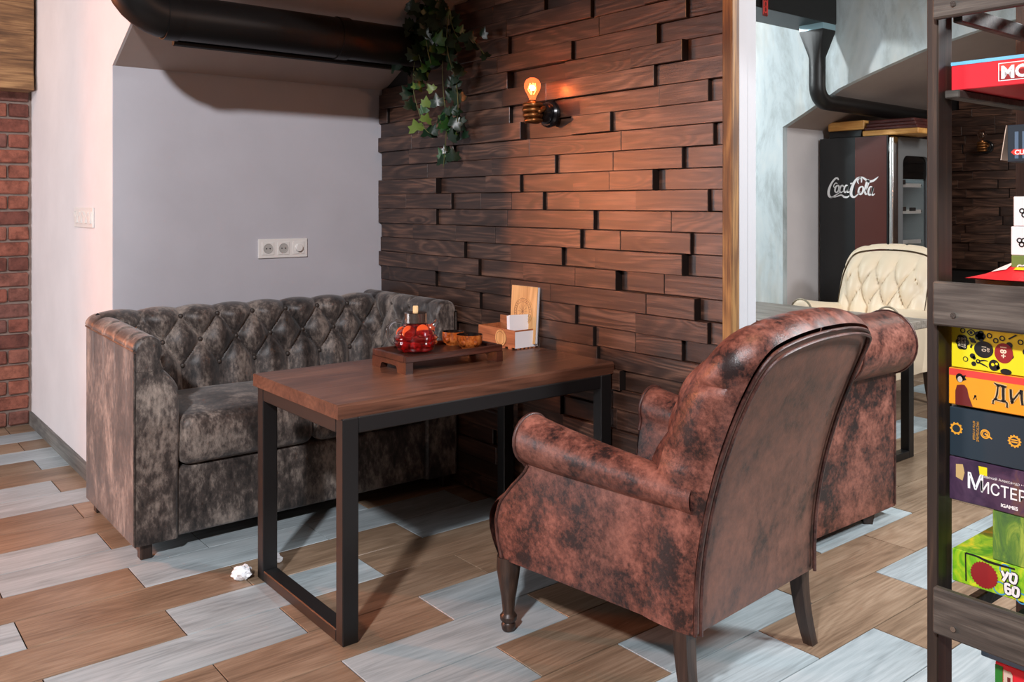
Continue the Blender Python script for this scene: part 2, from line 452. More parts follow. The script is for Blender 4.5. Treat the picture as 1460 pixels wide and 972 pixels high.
def tile_obj(row, col, grey):
    off = .223 if row % 2 else .531
    xa = off + TL * col; ya = Y0 + PITCH * row
    g = .0021
    key = grey
    if key not in tile_mesh:
        hx, hy = TL / 2 - g, PITCH / 2 - g; c = .0008
        m = MB()
        m.add([(-hx,-hy,-.004),(hx,-hy,-.004),(hx,hy,-.004),(-hx,hy,-.004),(-hx,-hy,-.0015),(hx,-hy,-.0015),(hx,hy,-.0015),(-hx,hy,-.0015),
               (-hx+c,-hy+c,0),(hx-c,-hy+c,0),(hx-c,hy-c,0),(-hx+c,hy-c,0)],
              [(0,1,5,4),(1,2,6,5),(2,3,7,6),(3,0,4,7),(4,5,9,8),(5,6,10,9),(6,7,11,10),(7,4,8,11),(8,9,10,11)])
        tile_mesh[key] = m.build('tile', M['tile_grey' if grey else 'tile_brown'], fl)
        o = tile_mesh[key]
    else:
        o = tile_mesh[key].copy(); COL.objects.link(o); o.parent = fl
    o.location = (xa + TL / 2, ya + PITCH / 2, 0)
cand = []
for row in range(-8, 22):
    for col in range(-4, 12):
        off = .223 if row % 2 else .531
        xa, ya = off + TL * col, Y0 + PITCH * row
        yc = ya + PITCH / 2; xc = xa + TL / 2
        if ya > 6.2 or xa > 8.2 or xa < -1.15: continue
        if yc > 4.4 and xa > 1.2: continue
        if in_view(xa, xa + TL, ya, ya + PITCH): cand.append((xc**2 + yc**2, row, col))
cand.sort()
rnd = random.Random(5)
done = set((r_, c_) for _, r_, c_ in cand[:300])
rest = MB(); greys = []
for row in range(-10, 25):
    for col in range(-3, 12):
        if (row, col) in done: continue
        xa = (.223 if row % 2 else .531) + TL * col; ya = Y0 + PITCH * row
        if xa > 8.4 or ya + PITCH > 7.3 or xa < -1.19: continue
        rest.box((xa + .002, ya + .002, -.0035), (xa + TL - .002, ya + PITCH - .002, 0))
        greys += [int((row * 7 + col * 3) % 5 in (0, 2))] * 6
rest_o = rest.build('tile_field', M['tile_brown'], fl); rest_o['kind'] = 'stuff'
rest_o.data.materials.append(M['tile_grey']); rest_o.data.polygons.foreach_set('material_index', greys)
for _, row, col in cand[:300]:
    k = (row, col)
    grey = k in TILE_GREY if TILE_GREY else rnd.random() < .42
    tile_obj(row, col, grey)

# ------------------------------------------------------------------ setting: walls and vaults
XW, YB, X0 = 2.5, 4.29, 1.09
tag(MB().box((X0 + .003, YB, 0), (2.57, YB + .12, 2.02)).build('wall_back', M['grey_wall']), kind='structure')
# white pier side and the end face above the nook vault, one wall
tag(MB().box((X0, YB + .004, 0), (X0 + .06, 6.3, 3.3)).build('wall_left', M['white_wall']), kind='structure')
poly = [(YB + .004, 3.3), (.9, 3.3), (.9, vz(.9))] + vault_pts(y1=YB + .004)[::-1][1:]
tag(MB().prism(poly, X0, X0 + .012, 'yz').build('wall_lintel', M['white_wall']), kind='structure')
def vault(x0, x1, name, f):
    p = vault_pts(f=f); a = [(x, y, z) for x in (x0, x1) for y, z in p]
    n = len(p); th = .12
    outer = [(y, z + th) for y, z in p]
    m = MB().prism(p + outer[::-1], x0, x1, 'yz')
    return tag(m.build(name, M['vault'], smooth=40), kind='structure')
vault(X0 + .012, 2.635, 'ceiling', vz)
vault(6.36, 8.05, 'ceiling', vzn)
# end face of the first vault on the booth side
poly = [(YB + .3, 3.3), (.9, 3.3), (.9, vz(.9))] + vault_pts()[::-1][1:] + [(YB + .3, 2.0)]
tag(MB().prism(poly, 2.575, 2.635, 'yz').build('wall_booth', M['concrete']), kind='structure')
# concrete wall with the arched niche opening
poly = [(YB, 0), (6.0, 0), (6.0, 3.3), (.9, 3.3), (.9, vzn(.9))] + vault_pts(y1=YB, f=vzn)[::-1][1:]
tag(MB().prism(poly, 6.30, 6.36, 'yz').build('wall_far', M['concrete']), kind='structure')
tag(MB().box((6.36, YB, 0), (8.05, YB + .1, 2.02)).build('wall_niche', M['white_wall']), kind='structure')
tag(MB().box((2.635, 5.9, 0), (6.36, 6.0, 3.3)).build('wall_booth_back', M['concrete']), kind='structure')
tag(MB().box((X0 - .014, YB + .01, 0), (X0, 6.14, .082)).build('baseboard_left', M['base_grey']), kind='structure')

# wooden partition: slab with stained planks of several thicknesses
slab = MB().prism([(1.93, 0), (1.93, vz(1.93))] + [(y, vz(y)) for y in np.linspace(1.95, YB, 24)] + [(YB, 0)], 2.520, 2.575, 'yz').build('wall_right', M['plank_gap'])
tag(slab, kind='structure')
tag(MB().prism([(1.905, 0), (1.905, vz(1.93))] + [(y, vz(y)) for y in np.linspace(1.95, YB, 24)] + [(YB, 0)], 2.575, 2.635, 'yz').build('wall_partition', M['strip']), kind='structure')
tag(MB().box((2.527, 1.898, 0), (2.575, 1.93, 2.43)).build('trim_2', M['strip']), kind='structure')
tr = MB()
tr.cbox((2.483, 1.893, 0), (2.527, 1.936, 2.43), .004)
tag(tr.build('trim_1', M['raw_trim']), kind='structure')

CP = .0783
# visible steps (thick plank on the far side) and flush joints per course, measured on the wall, course index 0 starts at z = .797
STEPS = {17: [2.588], 16: [2.106, 2.556, 3.124], 15: [2.248, 2.703], 14: [2.111, 3.133], 13: [2.247], 12: [2.005, 3.136], 11: [2.476, 3.037],
         10: [1.982, 2.433, 2.996, 3.56], 9: [2.124, 2.805, 3.25, 3.815], 8: [2.251, 3.042, 3.714], 7: [2.675, 2.9, 3.355, 3.579][:0] + [1.992, 2.905, 3.579],
         6: [2.587, 3.152, 3.711], 5: [2.086, 2.65, 3.222], 4: [2.110, 2.780, 3.469, 3.913], 3: [2.446, 3.352], 2: [2.054, 3.745, 4.205],
         1: [1.995, 2.681, 3.345], 0: [2.126, 2.574], -4: [2.772], -6: [3.137], 18: [2.876], 13.5: []}
FLUSH = {12: [2.235], 11: [2.704], 9: [2.477], 8: [2.481, 2.697], 7: [2.341, 2.675, 3.124, 3.355], 5: [2.438], 4: [2.565, 3.129], 3: [2.225, 2.681],
         2: [2.287, 2.835], 1: [2.344], 0: [2.357]}
STEPS[13] = [2.247, 4.191]; STEPS[12] = [2.005, 3.136, 3.587]
TH = [.009, .026, .043]
def plank_wall(parent, xback, ya, yb, k0, k1, z0, cp, steps, flush, seed, ztop=None, clip=True):
    rn = random.Random(seed)
    for k in range(k0, k1):
        za, zb = z0 + k * cp, z0 + (k + 1) * cp
        js = [(y, 's') for y in steps.get(k, [])] + [(y, 'f') for y in flush.get(k, [])]
        js.sort(reverse=True)
        # fill long spans with extra flush joints
        full = []; prev = yb
        for y, tp in js + [(ya, 'end')]:
            while prev - y > .62:
                prev = prev - rn.uniform(.28, .42)
                if prev - y < .12: break
                full.append((prev, 'r' if (steps.get(k) is not None) else rn.choice('sfr')))
            full.append((y, tp)); prev = y
        lev = rn.choice([1, 2]); prev = yb + rn.uniform(-.012, .004)
        nxt = [tp for _, tp in full]
        for i, (y, tp) in enumerate(full):
            if tp == 's' and lev == 0:
                lev = 1 if rn.random() < .6 else 2
            zt = zb
            ya_, yb_ = y, prev
            top = min(zb, (ztop(max(ya_, yb_ - .02)) if ztop else 99) )
            if ztop: top = min(zb, ztop(yb_), ztop(ya_))
            if top - za > .012 and yb_ - ya_ > .01:
                g = .0007; xf = xback - TH[lev] - rn.uniform(0, .0025)
                cx, cy, cz = (xf + xback) / 2, (ya_ + yb_) / 2, (za + top) / 2
                hx, hy, hz = (xback - xf) / 2, (yb_ - ya_) / 2 - g, (top - za) / 2 - g
                c = .0018
                m = MB().add([(hx,-hy,-hz),(hx,hy,-hz),(hx,hy,hz),(hx,-hy,hz),(-hx+c,-hy,-hz),(-hx+c,hy,-hz),(-hx+c,hy,hz),(-hx+c,-hy,hz),
                              (-hx,-hy+c,-hz+c),(-hx,hy-c,-hz+c),(-hx,hy-c,hz-c),(-hx,-hy+c,hz-c)],
                             [(0,4,5,1),(1,5,6,2),(2,6,7,3),(3,7,4,0),(4,8,9,5),(5,9,10,6),(6,10,11,7),(7,11,8,4),(8,11,10,9)])
                o = m.build('plank', M['wall_plank'], parent, loc=(cx, cy, cz))
                o.data.materials.append(M['end_grain_shade']); o.data.polygons[3].material_index = 1
            prev = y
            if tp == 's': lev = max(0, lev - rn.choice([1, 1, 2]))
            elif tp == 'r': lev = min(2, lev + rn.choice([0, 1, 1, 2]))
            elif tp == 'f' and rn.random() < .4: lev = min(2, lev + 1)
plank_wall(slab, 2.522, 1.936, YB - .002, -10, 25, .797, CP, STEPS, FLUSH, 3, lambda y: vz(y) - .004)
wd = MB().box((8.0, .9, 0), (8.05, YB, 2.6)).build('wall_end', M['plank_gap']); tag(wd, kind='structure')
plank_wall(wd, 8.0, 1.0, YB - .01, 0, 23, .797, .0783, {}, {}, 21, lambda y: vzn(y) - .01)

# brick wall behind, bricks laid one by one
bw = MB().box((-1.08, 6.16, 0), (X0 + .02, 6.28, 3.3)).build('wall_brick', M['mortar']); tag(bw, kind='structure')  # unseen left end lengthened to keep warm_lamp_left off the white wall
rb = random.Random(2)
for k in range(22):
    z0 = .004 + k * .0948; x = X0 - .012 - (0 if k % 2 else .13)
    first = True
    while x > .25:
        L = (.12 if (k % 2 == 0 and first) else .245)
        x1 = x if not first else X0 - .012
        x0 = (X0 - .012 - .12) if (first and k % 2 == 0) else x1 - .245
        first = False
        hx, hy, hz = (x1 - x0) / 2 - .006, .016, .0395
        m = MB().cbox((-hx, -hy, -hz), (hx, hy, hz), .006)
        m.v = [tuple(c + rb.uniform(-.0022, .0022) for c in p) for p in m.v]
        m.build('brick', M['brick'], bw, loc=((x0 + x1) / 2, 6.152 + rb.uniform(-.004, .004), z0 + .0474))
        x = x0
# rough wooden lintel beam
bmh = bmesh.new(); bmesh.ops.create_grid(bmh, x_segments=2, y_segments=2, size=.1); bmh.free()
m = MB(); rn = random.Random(4)
P = []
for i in range(15):
    x = -.3 + 1.37 * i / 14; row = []
    for j in range(24):
        s = j / 24 * 4; e, f = int(s), s % 1
        y, z = [(5.98, 2.06 + .72*f), (5.98 + .17*f, 2.78), (6.15, 2.78 - .72*f), (6.15 - .17*f, 2.06)][e]
        d = mnoise.noise(Vector((x * 2, y * 9, z * 9))) * .02
        row.append((x, y + d - (.01 if e == 0 else 0), z + d * (.6 if e in (1, 3) else 0)))
    P.append(row)
m.grid(P, cv=True, flip=True); m.f += [tuple(range(24)), tuple(14 * 24 + k for k in range(24))[::-1]]
tag(m.build('wooden_beam', M['old_beam'], smooth=50), 'rough old timber lintel beam above the red brick wall', 'beam')

# ------------------------------------------------------------------ black pipe under the nook vault
pp = thing('ventilation_pipe', 'thick black round pipe under the vault with an elbow beside the white wall', 'pipe', (1.8, 3.72, 2.145))
cx0 = 1.8
path = [(2.515 - cx0, 0, 0), (1.6 - cx0, 0, 0), (1.17 - cx0, 0, 0)]
for a in range(1, 9):
    q = a / 8 * PI / 2
    path.append((1.17 - cx0 - .17 * math.sin(q), 0, .17 * (1 - math.cos(q))))
path.append((1.0 - cx0, 0, .9))
MB().tube(path, .094, 28).build('pipe_run', M['pipe'], pp, smooth=40)
for x in (1.17, 1.95):
    MB().lathe([(.094, -.03), (.099, -.03), (.099, .03), (.094, .03)], (x - cx0, 0, 0), 28, 'x').build('sleeve', M['pipe'], pp, smooth=40)
MB().tube([(2.5 - cx0, .06, -.094), (1.2 - cx0, .06, -.094)], .016, 8).build('conduit', M['pipe'], pp, smooth=40)

# ------------------------------------------------------------------ booth duct, adaptor, pipe into the niche, hanging sign
dt = thing('ventilation_duct', 'black rectangular duct with adaptor and round pipe running into the arched niche', 'duct', (5.2, 3.85, 2.74))
MB().cbox((-1.6, -.14, 0), (.95, .18, .5), .006).build('duct_box', M['duct'], dt)
m = MB()
ring = lambda hx, hy, z, rr: [(.86 + max(-hx, min(hx, hx * 1.5 * math.cos(a))) if not rr else .86 + hx * math.cos(a), -.03 + (max(-hy, min(hy, hy * 1.5 * math.sin(a))) if not rr else hy * math.sin(a)), z) for a in [2 * PI * k / 24 for k in range(24)]]
m.grid([ring(.085, .10, 0, 0), ring(.085, .10, -.06, 0), ring(.062, .062, -.25, 1), ring(.062, .062, -.33, 1)], cv=True)
m.build('adaptor', M['duct'], dt, smooth=30)
MB().grid([ring(.087, .102, .0, 0), ring(.087, .102, -.045, 0)], cv=True).build('foil_tape', M['foil'], dt, smooth=30)
path = [(.86, -.03, -.30), (.86, -.03, -.42)] + [(.86 + .12 * (1 - math.cos(q)), -.03, -.46 - .12 * math.sin(q)) for q in [PI / 2 * a / 8 for a in range(9)]] + [(2.65, -.03, -.60)]
MB().tube(path, .062, 20).build('round_pipe', M['duct'], dt, smooth=40)
sg = thing('hanging_sign', 'small vertical hanging sign with a red outlined figure 8 on the black duct', 'sign', (5.22, 3.70, 2.68), 0)
MB().cbox((-.03, -.006, 0), (.03, .004, .26), .004).build('sign_board', M['maroon'], sg)

# strokes: calligraphic ribbons for lettering
def ribbon(m, pts, wid, y=0.0, k=8, th=None):
    """pts 2D control points (x,z); wid list of half widths; drawn in the local x-z plane at depth y"""
    c = catmull(pts, k); n = len(c)
    ws = np.interp(np.linspace(0, 1, n), np.linspace(0, 1, len(wid)), wid)
    L, Rr = [], []
    for i in range(n):
        t = c[min(i + 1, n - 1)] - c[max(i - 1, 0)]; t = t / (np.linalg.norm(t) + 1e-9)
        nn = np.array([-t[1], t[0]])
        L.append(c[i] + nn * ws[i]); Rr.append(c[i] - nn * ws[i])
    b = len(m.v)
    m.v += [(p[0], y, p[1]) for p in L] + [(p[0], y, p[1]) for p in Rr]
    m.f += [(b + i, b + n + i, b + n + i + 1, b + i + 1) for i in range(n - 1)]
def circ(cx, cz, r, n=20, rz=None): return [(cx + r * math.cos(2*PI*k/n), cz + (rz or r) * math.sin(2*PI*k/n)) for k in range(n + 1)]
m = MB()
for z in (.045, .085, .15, .19): ribbon(m, circ(0, z, .016, 12, .02), [.004], -.0075, 2)
ribbon(m, [(-.024, .01), (-.024, .25)], [.003], -.0075, 1); ribbon(m, [(.024, .01), (.024, .25)], [.003], -.0075, 1)
m.build('sign_print', M['signred'], sg)

def text(name, body, size, mat, parent, x, z, y=-.0008, rot=0.0, sx=1.0, shear=0.0, align='LEFT', bold=0.0):
    cu = bpy.data.curves.new(name, 'FONT')
    cu.body = body; cu.size = size; cu.align_x = align; cu.shear = shear; cu.offset = bold; cu.resolution_u = 3
    to = bpy.data.objects.new(name, cu); COL.objects.link(to)
    bpy.context.view_layer.update()
    me = bpy.data.meshes.new_from_object(to.evaluated_get(bpy.context.evaluated_depsgraph_get()))
    bpy.data.objects.remove(to); bpy.data.curves.remove(cu)
    me.materials.clear(); me.materials.append(mat)
    c, s = math.cos(rot), math.sin(rot)
    me.transform(Matrix(((c * sx, -s, 0, x), (0, 0, -1, y), (s * sx, c, 0, z), (0, 0, 0, 1))))
    o = bpy.data.objects.new(name, me); COL.objects.link(o); o.parent = parent
    return o
def decal(name, pts, mat, parent, y=-.0004):
    m = MB().add([(p[0], y, p[1]) for p in pts], [tuple(range(len(pts)))])
    return m.build(name, mat, parent)

# ------------------------------------------------------------------ tufting
def tuft(u, v, du, dv, v_lo, v_hi, D, ex=.42):
    """deep buttoned relief; buttons at v_hi, v_hi-dv ... v_lo, every second row shifted by du/2"""
    vv = np.clip(v, v_lo, v_hi) - v_hi
    a = u / du + vv / (2 * dv); b = u / du - vv / (2 * dv)
    return D * (np.abs(np.sin(PI * a)) * np.abs(np.sin(PI * b)) + 1e-6) ** ex

def buttons(parent, mat, u0, u1, du, dv, v_lo, v_hi, place, r=.011, margin=.02):
    nrow = int(round((v_hi - v_lo) / dv)) + 1
    for j in range(nrow):
        v = v_hi - j * dv
        k0 = math.ceil((u0 + margin) / du - .5 * (j % 2)); 
        k = k0
        while (k + .5 * (j % 2)) * du < u1 - margin:
            u = (k + .5 * (j % 2)) * du
            p = place(u, v)
            if p is not None:
                MB().ball((0, 0, 0), r, 10, 6).build('button', mat, parent, smooth=60, loc=p)
            k += 1

# ------------------------------------------------------------------ sofa along the grey wall
def sofa_main():
    X = (0.972, 2.462); Yf, Yr = 3.515, 4.275
    t = thing('tufted_sofa', 'grey brown mottled velour sofa with tufted back and arms against the grey wall', 'sofa', (1.72, 3.9, 0))
    ox, oy = 1.72, 3.9
    L = lambda x, y, z: (x - ox, y - oy, z)
    m = MB(); m.rbox(L(1.12, 3.53, .062), L(2.32, 4.2, .335), .02, 3); m.build('base', M['sofa'], t, smooth=50, merge=True)
    # back: sheet from the seat up over the padded top to the rear
    us = np.linspace(1.00, 2.42, 200)
    prof = [(4.045, z) for z in np.linspace(.44, .84, 46)] + [(4.045 + .076 * (1 - math.cos(q)), .84 + .055 * math.sin(q)) for q in np.linspace(.1, PI, 18)] + [(4.20, .80), (4.20, .3)]
    P = []
    for u in us:
        row = []
        for i, (y, z) in enumerate(prof):
            lean = (min(z, .84) - .5) * .12
            h = float(tuft(u - 1.166, min(z, .858), .17, .111, .636, .858, .052))
            if i < 46:
                e = (h - .024) * min(1, max(0.3, (z - .44) / .1)); ny_, nz_ = -1, 0
            elif i < 64:
                q = .1 + (PI - .1) * (i - 46) / 17
                e = (h - .024) * (1 if q < 1.5 else max(0, 1 - (q - 1.5) / 1.2)); ny_, nz_ = -math.cos(q), .28 * math.sin(q)
            else: e = 0; ny_ = nz_ = 0
            row.append(L(u, y + lean + ny_ * e, z + nz_ * e))
        P.append(row)
    MB().grid(P, flip=True).build('back', M['sofa'], t, smooth=70)
    buttons(t, M['sofa_piping'], 0, 1.12, .17, .111, .636, .858, lambda u, v: L(u + 1.166, 4.045 + (v - .5) * .12 + .014, v) if u + 1.166 < 2.3 else None)
    # arms: outline extruded along y, tufted inside, padded top with pleats
    for side in (-1, 1):
        xo = X[0] if side < 0 else X[1]
        s = 1 if side < 0 else -1
        top = .862 if side < 0 else .905
        def outline(y):
            pad = []
            pts = [(xo, .062), (xo, .4), (xo, top - .055)]
            pts += [(xo - s * .006 + s * .058 * (1 - math.cos(q)), top - .05 + .05 * math.sin(q)) for q in np.linspace(0.15, PI * .80, 12)]
            zz = np.linspace(top - .06, .46, 34)
            for z in zz:
                xi = .105 + .062 * (1 / (1 + math.exp(-(.70 - z) / .028)))
                h = float(tuft(y - 3.62, z, .17, .111, .636, .858, .03))
                xi2 = xi + (h - .02) * (1 if z > .64 else .5)
                pts.append((xo + s * xi2, z))
            pts += [(xo + s * .168, .30), (xo + s * .168, .062)]
            return pts
        ys = np.concatenate([[Yf, Yf + .006, Yf + .016], np.linspace(Yf + .03, Yr - .02, 84)])
        P = []
        for yi, y in enumerate(ys):
            o = outline(y); row = []
            shr = [.012, .004, 0][yi] if yi < 3 else 0
            pl = min(abs(((y - 3.62 + .085) / .17 % 1) - .5) * 2, 1)
            groove = .010 * math.exp(-((pl * .085) / .012) ** 2)
            for i, (x, z) in enumerate(o):
                if 3 <= i < 15: z -= groove; 
                if i >= 2: x += s * shr * (1 if i < 9 else -1); z -= shr if 3 <= i < 15 else 0
                row.append(L(x, y, z + (.02 * (y - Yf) / .76 if (i < 18 and i > 1 and side < 0) else 0)))
            P.append(row)
        m = MB(); m.grid(P, flip=(side > 0)); n = len(P[0])
        m.f.append(tuple(range(n)) if side > 0 else tuple(range(n))[::-1]); m.f.append(tuple((len(P) - 1) * n + k for k in range(n)))
        m.build('arm', M['sofa'], t, smooth=60)
        pr = MB(); pr.tube([L(xo, Yf, .07), L(xo, Yf - .001, top - .06)], .0045, 6); pr.tube([L(xo - s * .002, Yf, top - .052), L(xo - s * .002, Yr - .02, top - .034)], .004, 6)
        pr.tube([L(xo + s * z[0], Yf + .002, z[1]) for z in [(.004, .728), (.06, .726), (.112, .735)]], .0025, 6)
        pr.build('piping', M['sofa_piping'], t, smooth=60)
        buttons(t, M['sofa_piping'], 0.0, .5, .17, .111, .636, .858, lambda u, v: L(xo + s * (.09 + .062 / (1 + math.exp(-(.70 - v) / .028))), u + 3.62, v) if u > .05 else None)
    for a, b in ((1.142, 1.715), (1.719, 2.292)):
        MB().rbox(L(a, 3.50, .338), L(b, 4.05, .535), .045, 5, .022, 8, .01).build('seat_cushion', M['sofa'], t, smooth=70, merge=True)
    for x in (1.0, 2.40):
        for y in (3.535, 4.2):
            MB().cbox(L(x, y, 0), L(x + .045, y + .045, .065), .004).build('leg', M['dark_wood'], t)
sofa_main()

# ------------------------------------------------------------------ table
tb = thing('dining_table', 'dark stained slab table on black steel loop legs between sofa and brown armchair', 'table', (1.885, 2.788, 0))
L = lambda x, y, z: (x - 1.885, y - 2.788, z)
m = MB(); nx, ny = 40, 4
ex0, ex1, ey0, ey1 = 1.278, 2.482, 2.457, 3.118
rn = random.Random(8)
P = []
for i in range(nx + 1):
    x = ex0 + (ex1 - ex0) * i / nx
    e = .004 * mnoise.noise(Vector((x * 5, 1, 0))) ; e2 = .004 * mnoise.noise(Vector((x * 5, 7, 0)))
    ch = .006 + .004 * (mnoise.noise(Vector((x * 9, 3, 0))) + .3)
    P.append([L(x, ey0 + e, .705), L(x, ey0 + e, .75 - ch), L(x, ey0 + e + ch, .75), L(x, ey1 + e2 - .006, .75), L(x, ey1 + e2, .744), L(x, ey1 + e2, .705)])
m.grid(P, cv=True, flip=False); m.f += [(0, 1, 2, 3, 4, 5), tuple(nx * 6 + k for k in (5, 4, 3, 2, 1, 0))]
m.build('tabletop', M['table_top'], tb, merge=True)
for xa in (1.292, 2.405):
    fr = MB()
    b = .056; d = .05
    fr.cbox(L(xa, 2.448 + .004, 0), L(xa + b, 2.448 + d, .705), .003); fr.build('leg', M['black_steel'], tb)
    MB().cbox(L(xa, 3.112 - d, 0), L(xa + b, 3.112, .705), .003).build('leg', M['black_steel'], tb)
    MB().cbox(L(xa, 2.498, .001), L(xa + b, 3.062, .04), .003).build('foot_rail', M['black_steel'], tb)
    MB().cbox(L(xa, 2.498, .655), L(xa + b, 3.062, .705), .003).build('top_rail', M['black_steel'], tb)
for y in (2.453, 3.063):
    MB().cbox(L(1.348, y, .655), L(2.405, y + .048, .705), .003).build('long_rail', M['black_steel'], tb)

# ------------------------------------------------------------------ tea tray with teapot and bowls
tr = thing('tea_tray', 'dark wooden footed tea tray on the table under the glass teapot', 'tray', (1.924, 2.865, .75))
hx, hy = .224, .122
m = MB(); m.cbox((-hx + .01, -hy + .01, .040), (hx - .01, hy - .01, .052), .002); m.build('tray_board', M['tray'], tr)
m = MB()
for y0, y1 in ((-hy, -hy + .014), (hy - .014, hy)): m.cbox((-hx, y0, .040), (hx, y1, .066), .003)
for x0, x1 in ((-hx, -hx + .014), (hx - .014, hx)): m.cbox((x0, -hy + .014, .040), (x1, hy - .014, .066), .003)
m.build('rim', M['tray'], tr)
for sx in (-1, 1):
    xa = sx * hx; xb = sx * (hx - .03)
    pts = [(-hy, 0), (-hy, .041), (hy, .041), (hy, 0), (hy - .06, 0), (hy - .066, .018), (hy - .075, .024), (-hy + .075, .024), (-hy + .066, .018), (-hy + .06, 0)]
    MB().prism(pts, min(xa, xb), max(xa, xb), 'yz').build('foot', M['tray'], tr)
TZ = .75 + .0525
tp = thing('glass_teapot', 'ribbed glass teapot of red fruit tea with steel collar and cork knob', 'teapot', (1.838, 2.895, TZ))
prof = []
for i in range(41):
    z = .002 + .108 * i / 40
    s = i / 40
    r = .060 + .024 * math.sin(PI * min(1, s * 1.15 + .05)) - .018 * max(0, s - .72) / .28 + .0022 * math.sin(s * 2 * PI * 4.5)
    prof.append((r, z))
outer = [(.0, .0), (.05, .0)] + prof + [(.043, .118)]
inner = [(r - .0025, z) for r, z in prof[::-1]] + [(.045, .005), (0, .005)]
MB().lathe(outer + [(.0405, .118)] + inner, (0, 0, 0), 40).build('glass_body', M['glass'], tp, smooth=60)
liq = [(0, .0055), (.05, .0055)] + [(r - .0030, z) for r, z in prof if .006 < z < .108]
MB().lathe(liq + [(0, liq[-1][1])], (0, 0, 0), 36).build('red_tea', M['tea'], tp, smooth=60)
rn = random.Random(3)
for k in range(15):
    a = rn.uniform(0, 2 * PI); rr = rn.uniform(.045, .062); z = rn.choice([.02, .03, .026, .05, .07])
    MB().ball((0, 0, 0), rn.uniform(.009, .014), 10, 8).build('berry', M['berry'], tp, smooth=80, loc=(rr * math.cos(a), rr * math.sin(a), z))
for k, (a, z) in enumerate([(3.6, .078), (4.7, .082), (5.8, .076), (2.6, .07)]):
    MB().lathe([(0, -.004), (.026, -.004), (.026, .004), (0, .004)], (0, 0, 0), 20, 'y').build('fruit_slice', M['orange_fruit'], tp, smooth=30, loc=(.05 * math.cos(a), .05 * math.sin(a), z))
MB().lathe([(.0, .150), (.040, .150), (.0435, .148), (.0435, .112), (.0415, .112), (.0415, .146), (0, .146)], (0, 0, 0), 36).build('steel_collar', M['steel'], tp, smooth=30)
MB().lathe([(0, .149), (.0095, .149), (.0105, .155), (.0105, .172), (.009, .175), (0, .175)], (0, 0, 0), 18).build('cork_knob', M['cork'], tp, smooth=40)
rv = Vector((RT[0], RT[1], 0))
hp = [(-.052, .112), (-.075, .116), (-.098, .104), (-.108, .078), (-.102, .048), (-.088, .030), (-.076, .026)]
MB().tube([tuple(rv * a + Vector((0, 0, b))) for a, b in catmull(hp, 5)], .006, 10).build('handle', M['glass'], tp, smooth=60)
sp = [(.056, .088), (.068, .098), (.076, .108), (.083, .121)]
MB().tube([tuple(rv * a + Vector((0, 0, b))) for a, b in catmull(sp, 5)], list(np.linspace(.014, .006, 16)), 12, caps=False).build('spout', M['glass'], tp, smooth=60)
def bowl(loc, r, lab):
    b = thing('tea_bowl', lab, 'bowl', loc, 0, None)
    p = [(0, 0), (r * .62, 0), (r * .64, .004), (r * .86, .010), (r * .98, .024), (r, .040), (r * .985, .050), (r * .99, .054)]
    MB().lathe(p, (0, 0, 0), 32).build('outer_bowl', M['copper'], b, smooth=50)
    MB().lathe([(r * .99, .054), (r * .95, .053), (r * .93, .040), (r * .85, .018), (0, .010)], (0, 0, 0), 32).build('dark_inside', M['dark_glaze'], b, smooth=50)
    rg = MB()
    for a in (3.6, 4.55): rg.ball((r * .97 * math.cos(a), r * .97 * math.sin(a), .026), (.009, .009, .012), 10, 6)
    rg.build('relief', M['copper'], b, smooth=60)
bowl((2.042, 2.935, TZ), .044, 'copper glazed tea bowl right beside the teapot, at the back of the tray')
bowl((2.045, 2.825, TZ), .052, 'wider copper glazed tea bowl at the front edge of the tray')

# ------------------------------------------------------------------ condiment box, menu, napkins
cb = thing('condiment_box', 'plywood condiment box with round wooden badge and white card on the table end', 'box', (2.412, 3.045, .75))
hx, hy, hz = .064, .13, .082
def toothed(half, h):
    p = [(-half, .008), (-half, h), (half, h), (half, .008)]
    n = 5; w_ = 2 * half / (2 * n + 1)
    for k in range(n):
        a = half - w_ * (2 * k + 1); p += [(a, .008), (a, 0), (a - w_, 0), (a - w_, .008)]
    return p
MB().prism(toothed(hy, hz), -hx, -hx + .005, 'yz').build('side_panel', M['ply_dark'], cb)
MB().prism(toothed(hy, hz + .035), hx - .005, hx, 'yz').build('side_panel', M['ply_dark'], cb)
for y in (-hy, hy - .005): MB().prism(toothed(hx - .005, hz), y, y + .005, 'xz').build('end_panel', M['ply_dark'], cb)
MB().box((-hx + .005, -hy + .005, .010), (hx - .005, hy - .005, .014)).build('bottom', M['ply_dark'], cb)
MB().box((-hx + .005, .01, .014), (hx - .005, .014, .07)).build('divider', M['ply_dark'], cb)
MB().lathe([(0, -.004), (.036, -.004), (.036, 0), (.034, .0)], (-hx - .001, -.035, .042), 32, 'x').build('round_badge', M['ply'], cb, smooth=30)
rg = MB(); rg.tube([(-hx - .0055, -.035 + .028 * math.cos(a), .042 + .028 * math.sin(a)) for a in np.linspace(0, 2 * PI, 28)[:-1]], .0008, 5, closed=True)
rg.build('badge_ring', M['brownish'], cb)
MB().box((-hx + .001, -hy - .0012, .006), (hx - .001, -hy - .0002, .076)).build('white_card', M['paper'], cb)
mn = thing('menu_board', 'upright pale wooden menu cover with an engraved round emblem leaning in the box', 'menu', (2.446, 2.985, .766), R(2))
mn.rotation_euler = (0, R(4), R(2))
MB().cbox((-.004, -.085, 0), (0, .085, .245), .0015).build('front_cover', M['ply'], mn)
MB().box((.0005, -.083, .002), (.010, .083, .243)).build('pages', M['paper'], mn)
MB().cbox((.0105, -.085, 0), (.0145, .085, .245), .0015).build('rear_cover', M['grey_plastic'], mn)
MB().lathe([(0, -.003), (.062, -.003), (.062, 0)], (-.004, 0, .135), 40, 'x').build('round_emblem', M['ply'], mn, smooth=30)
rg = MB()
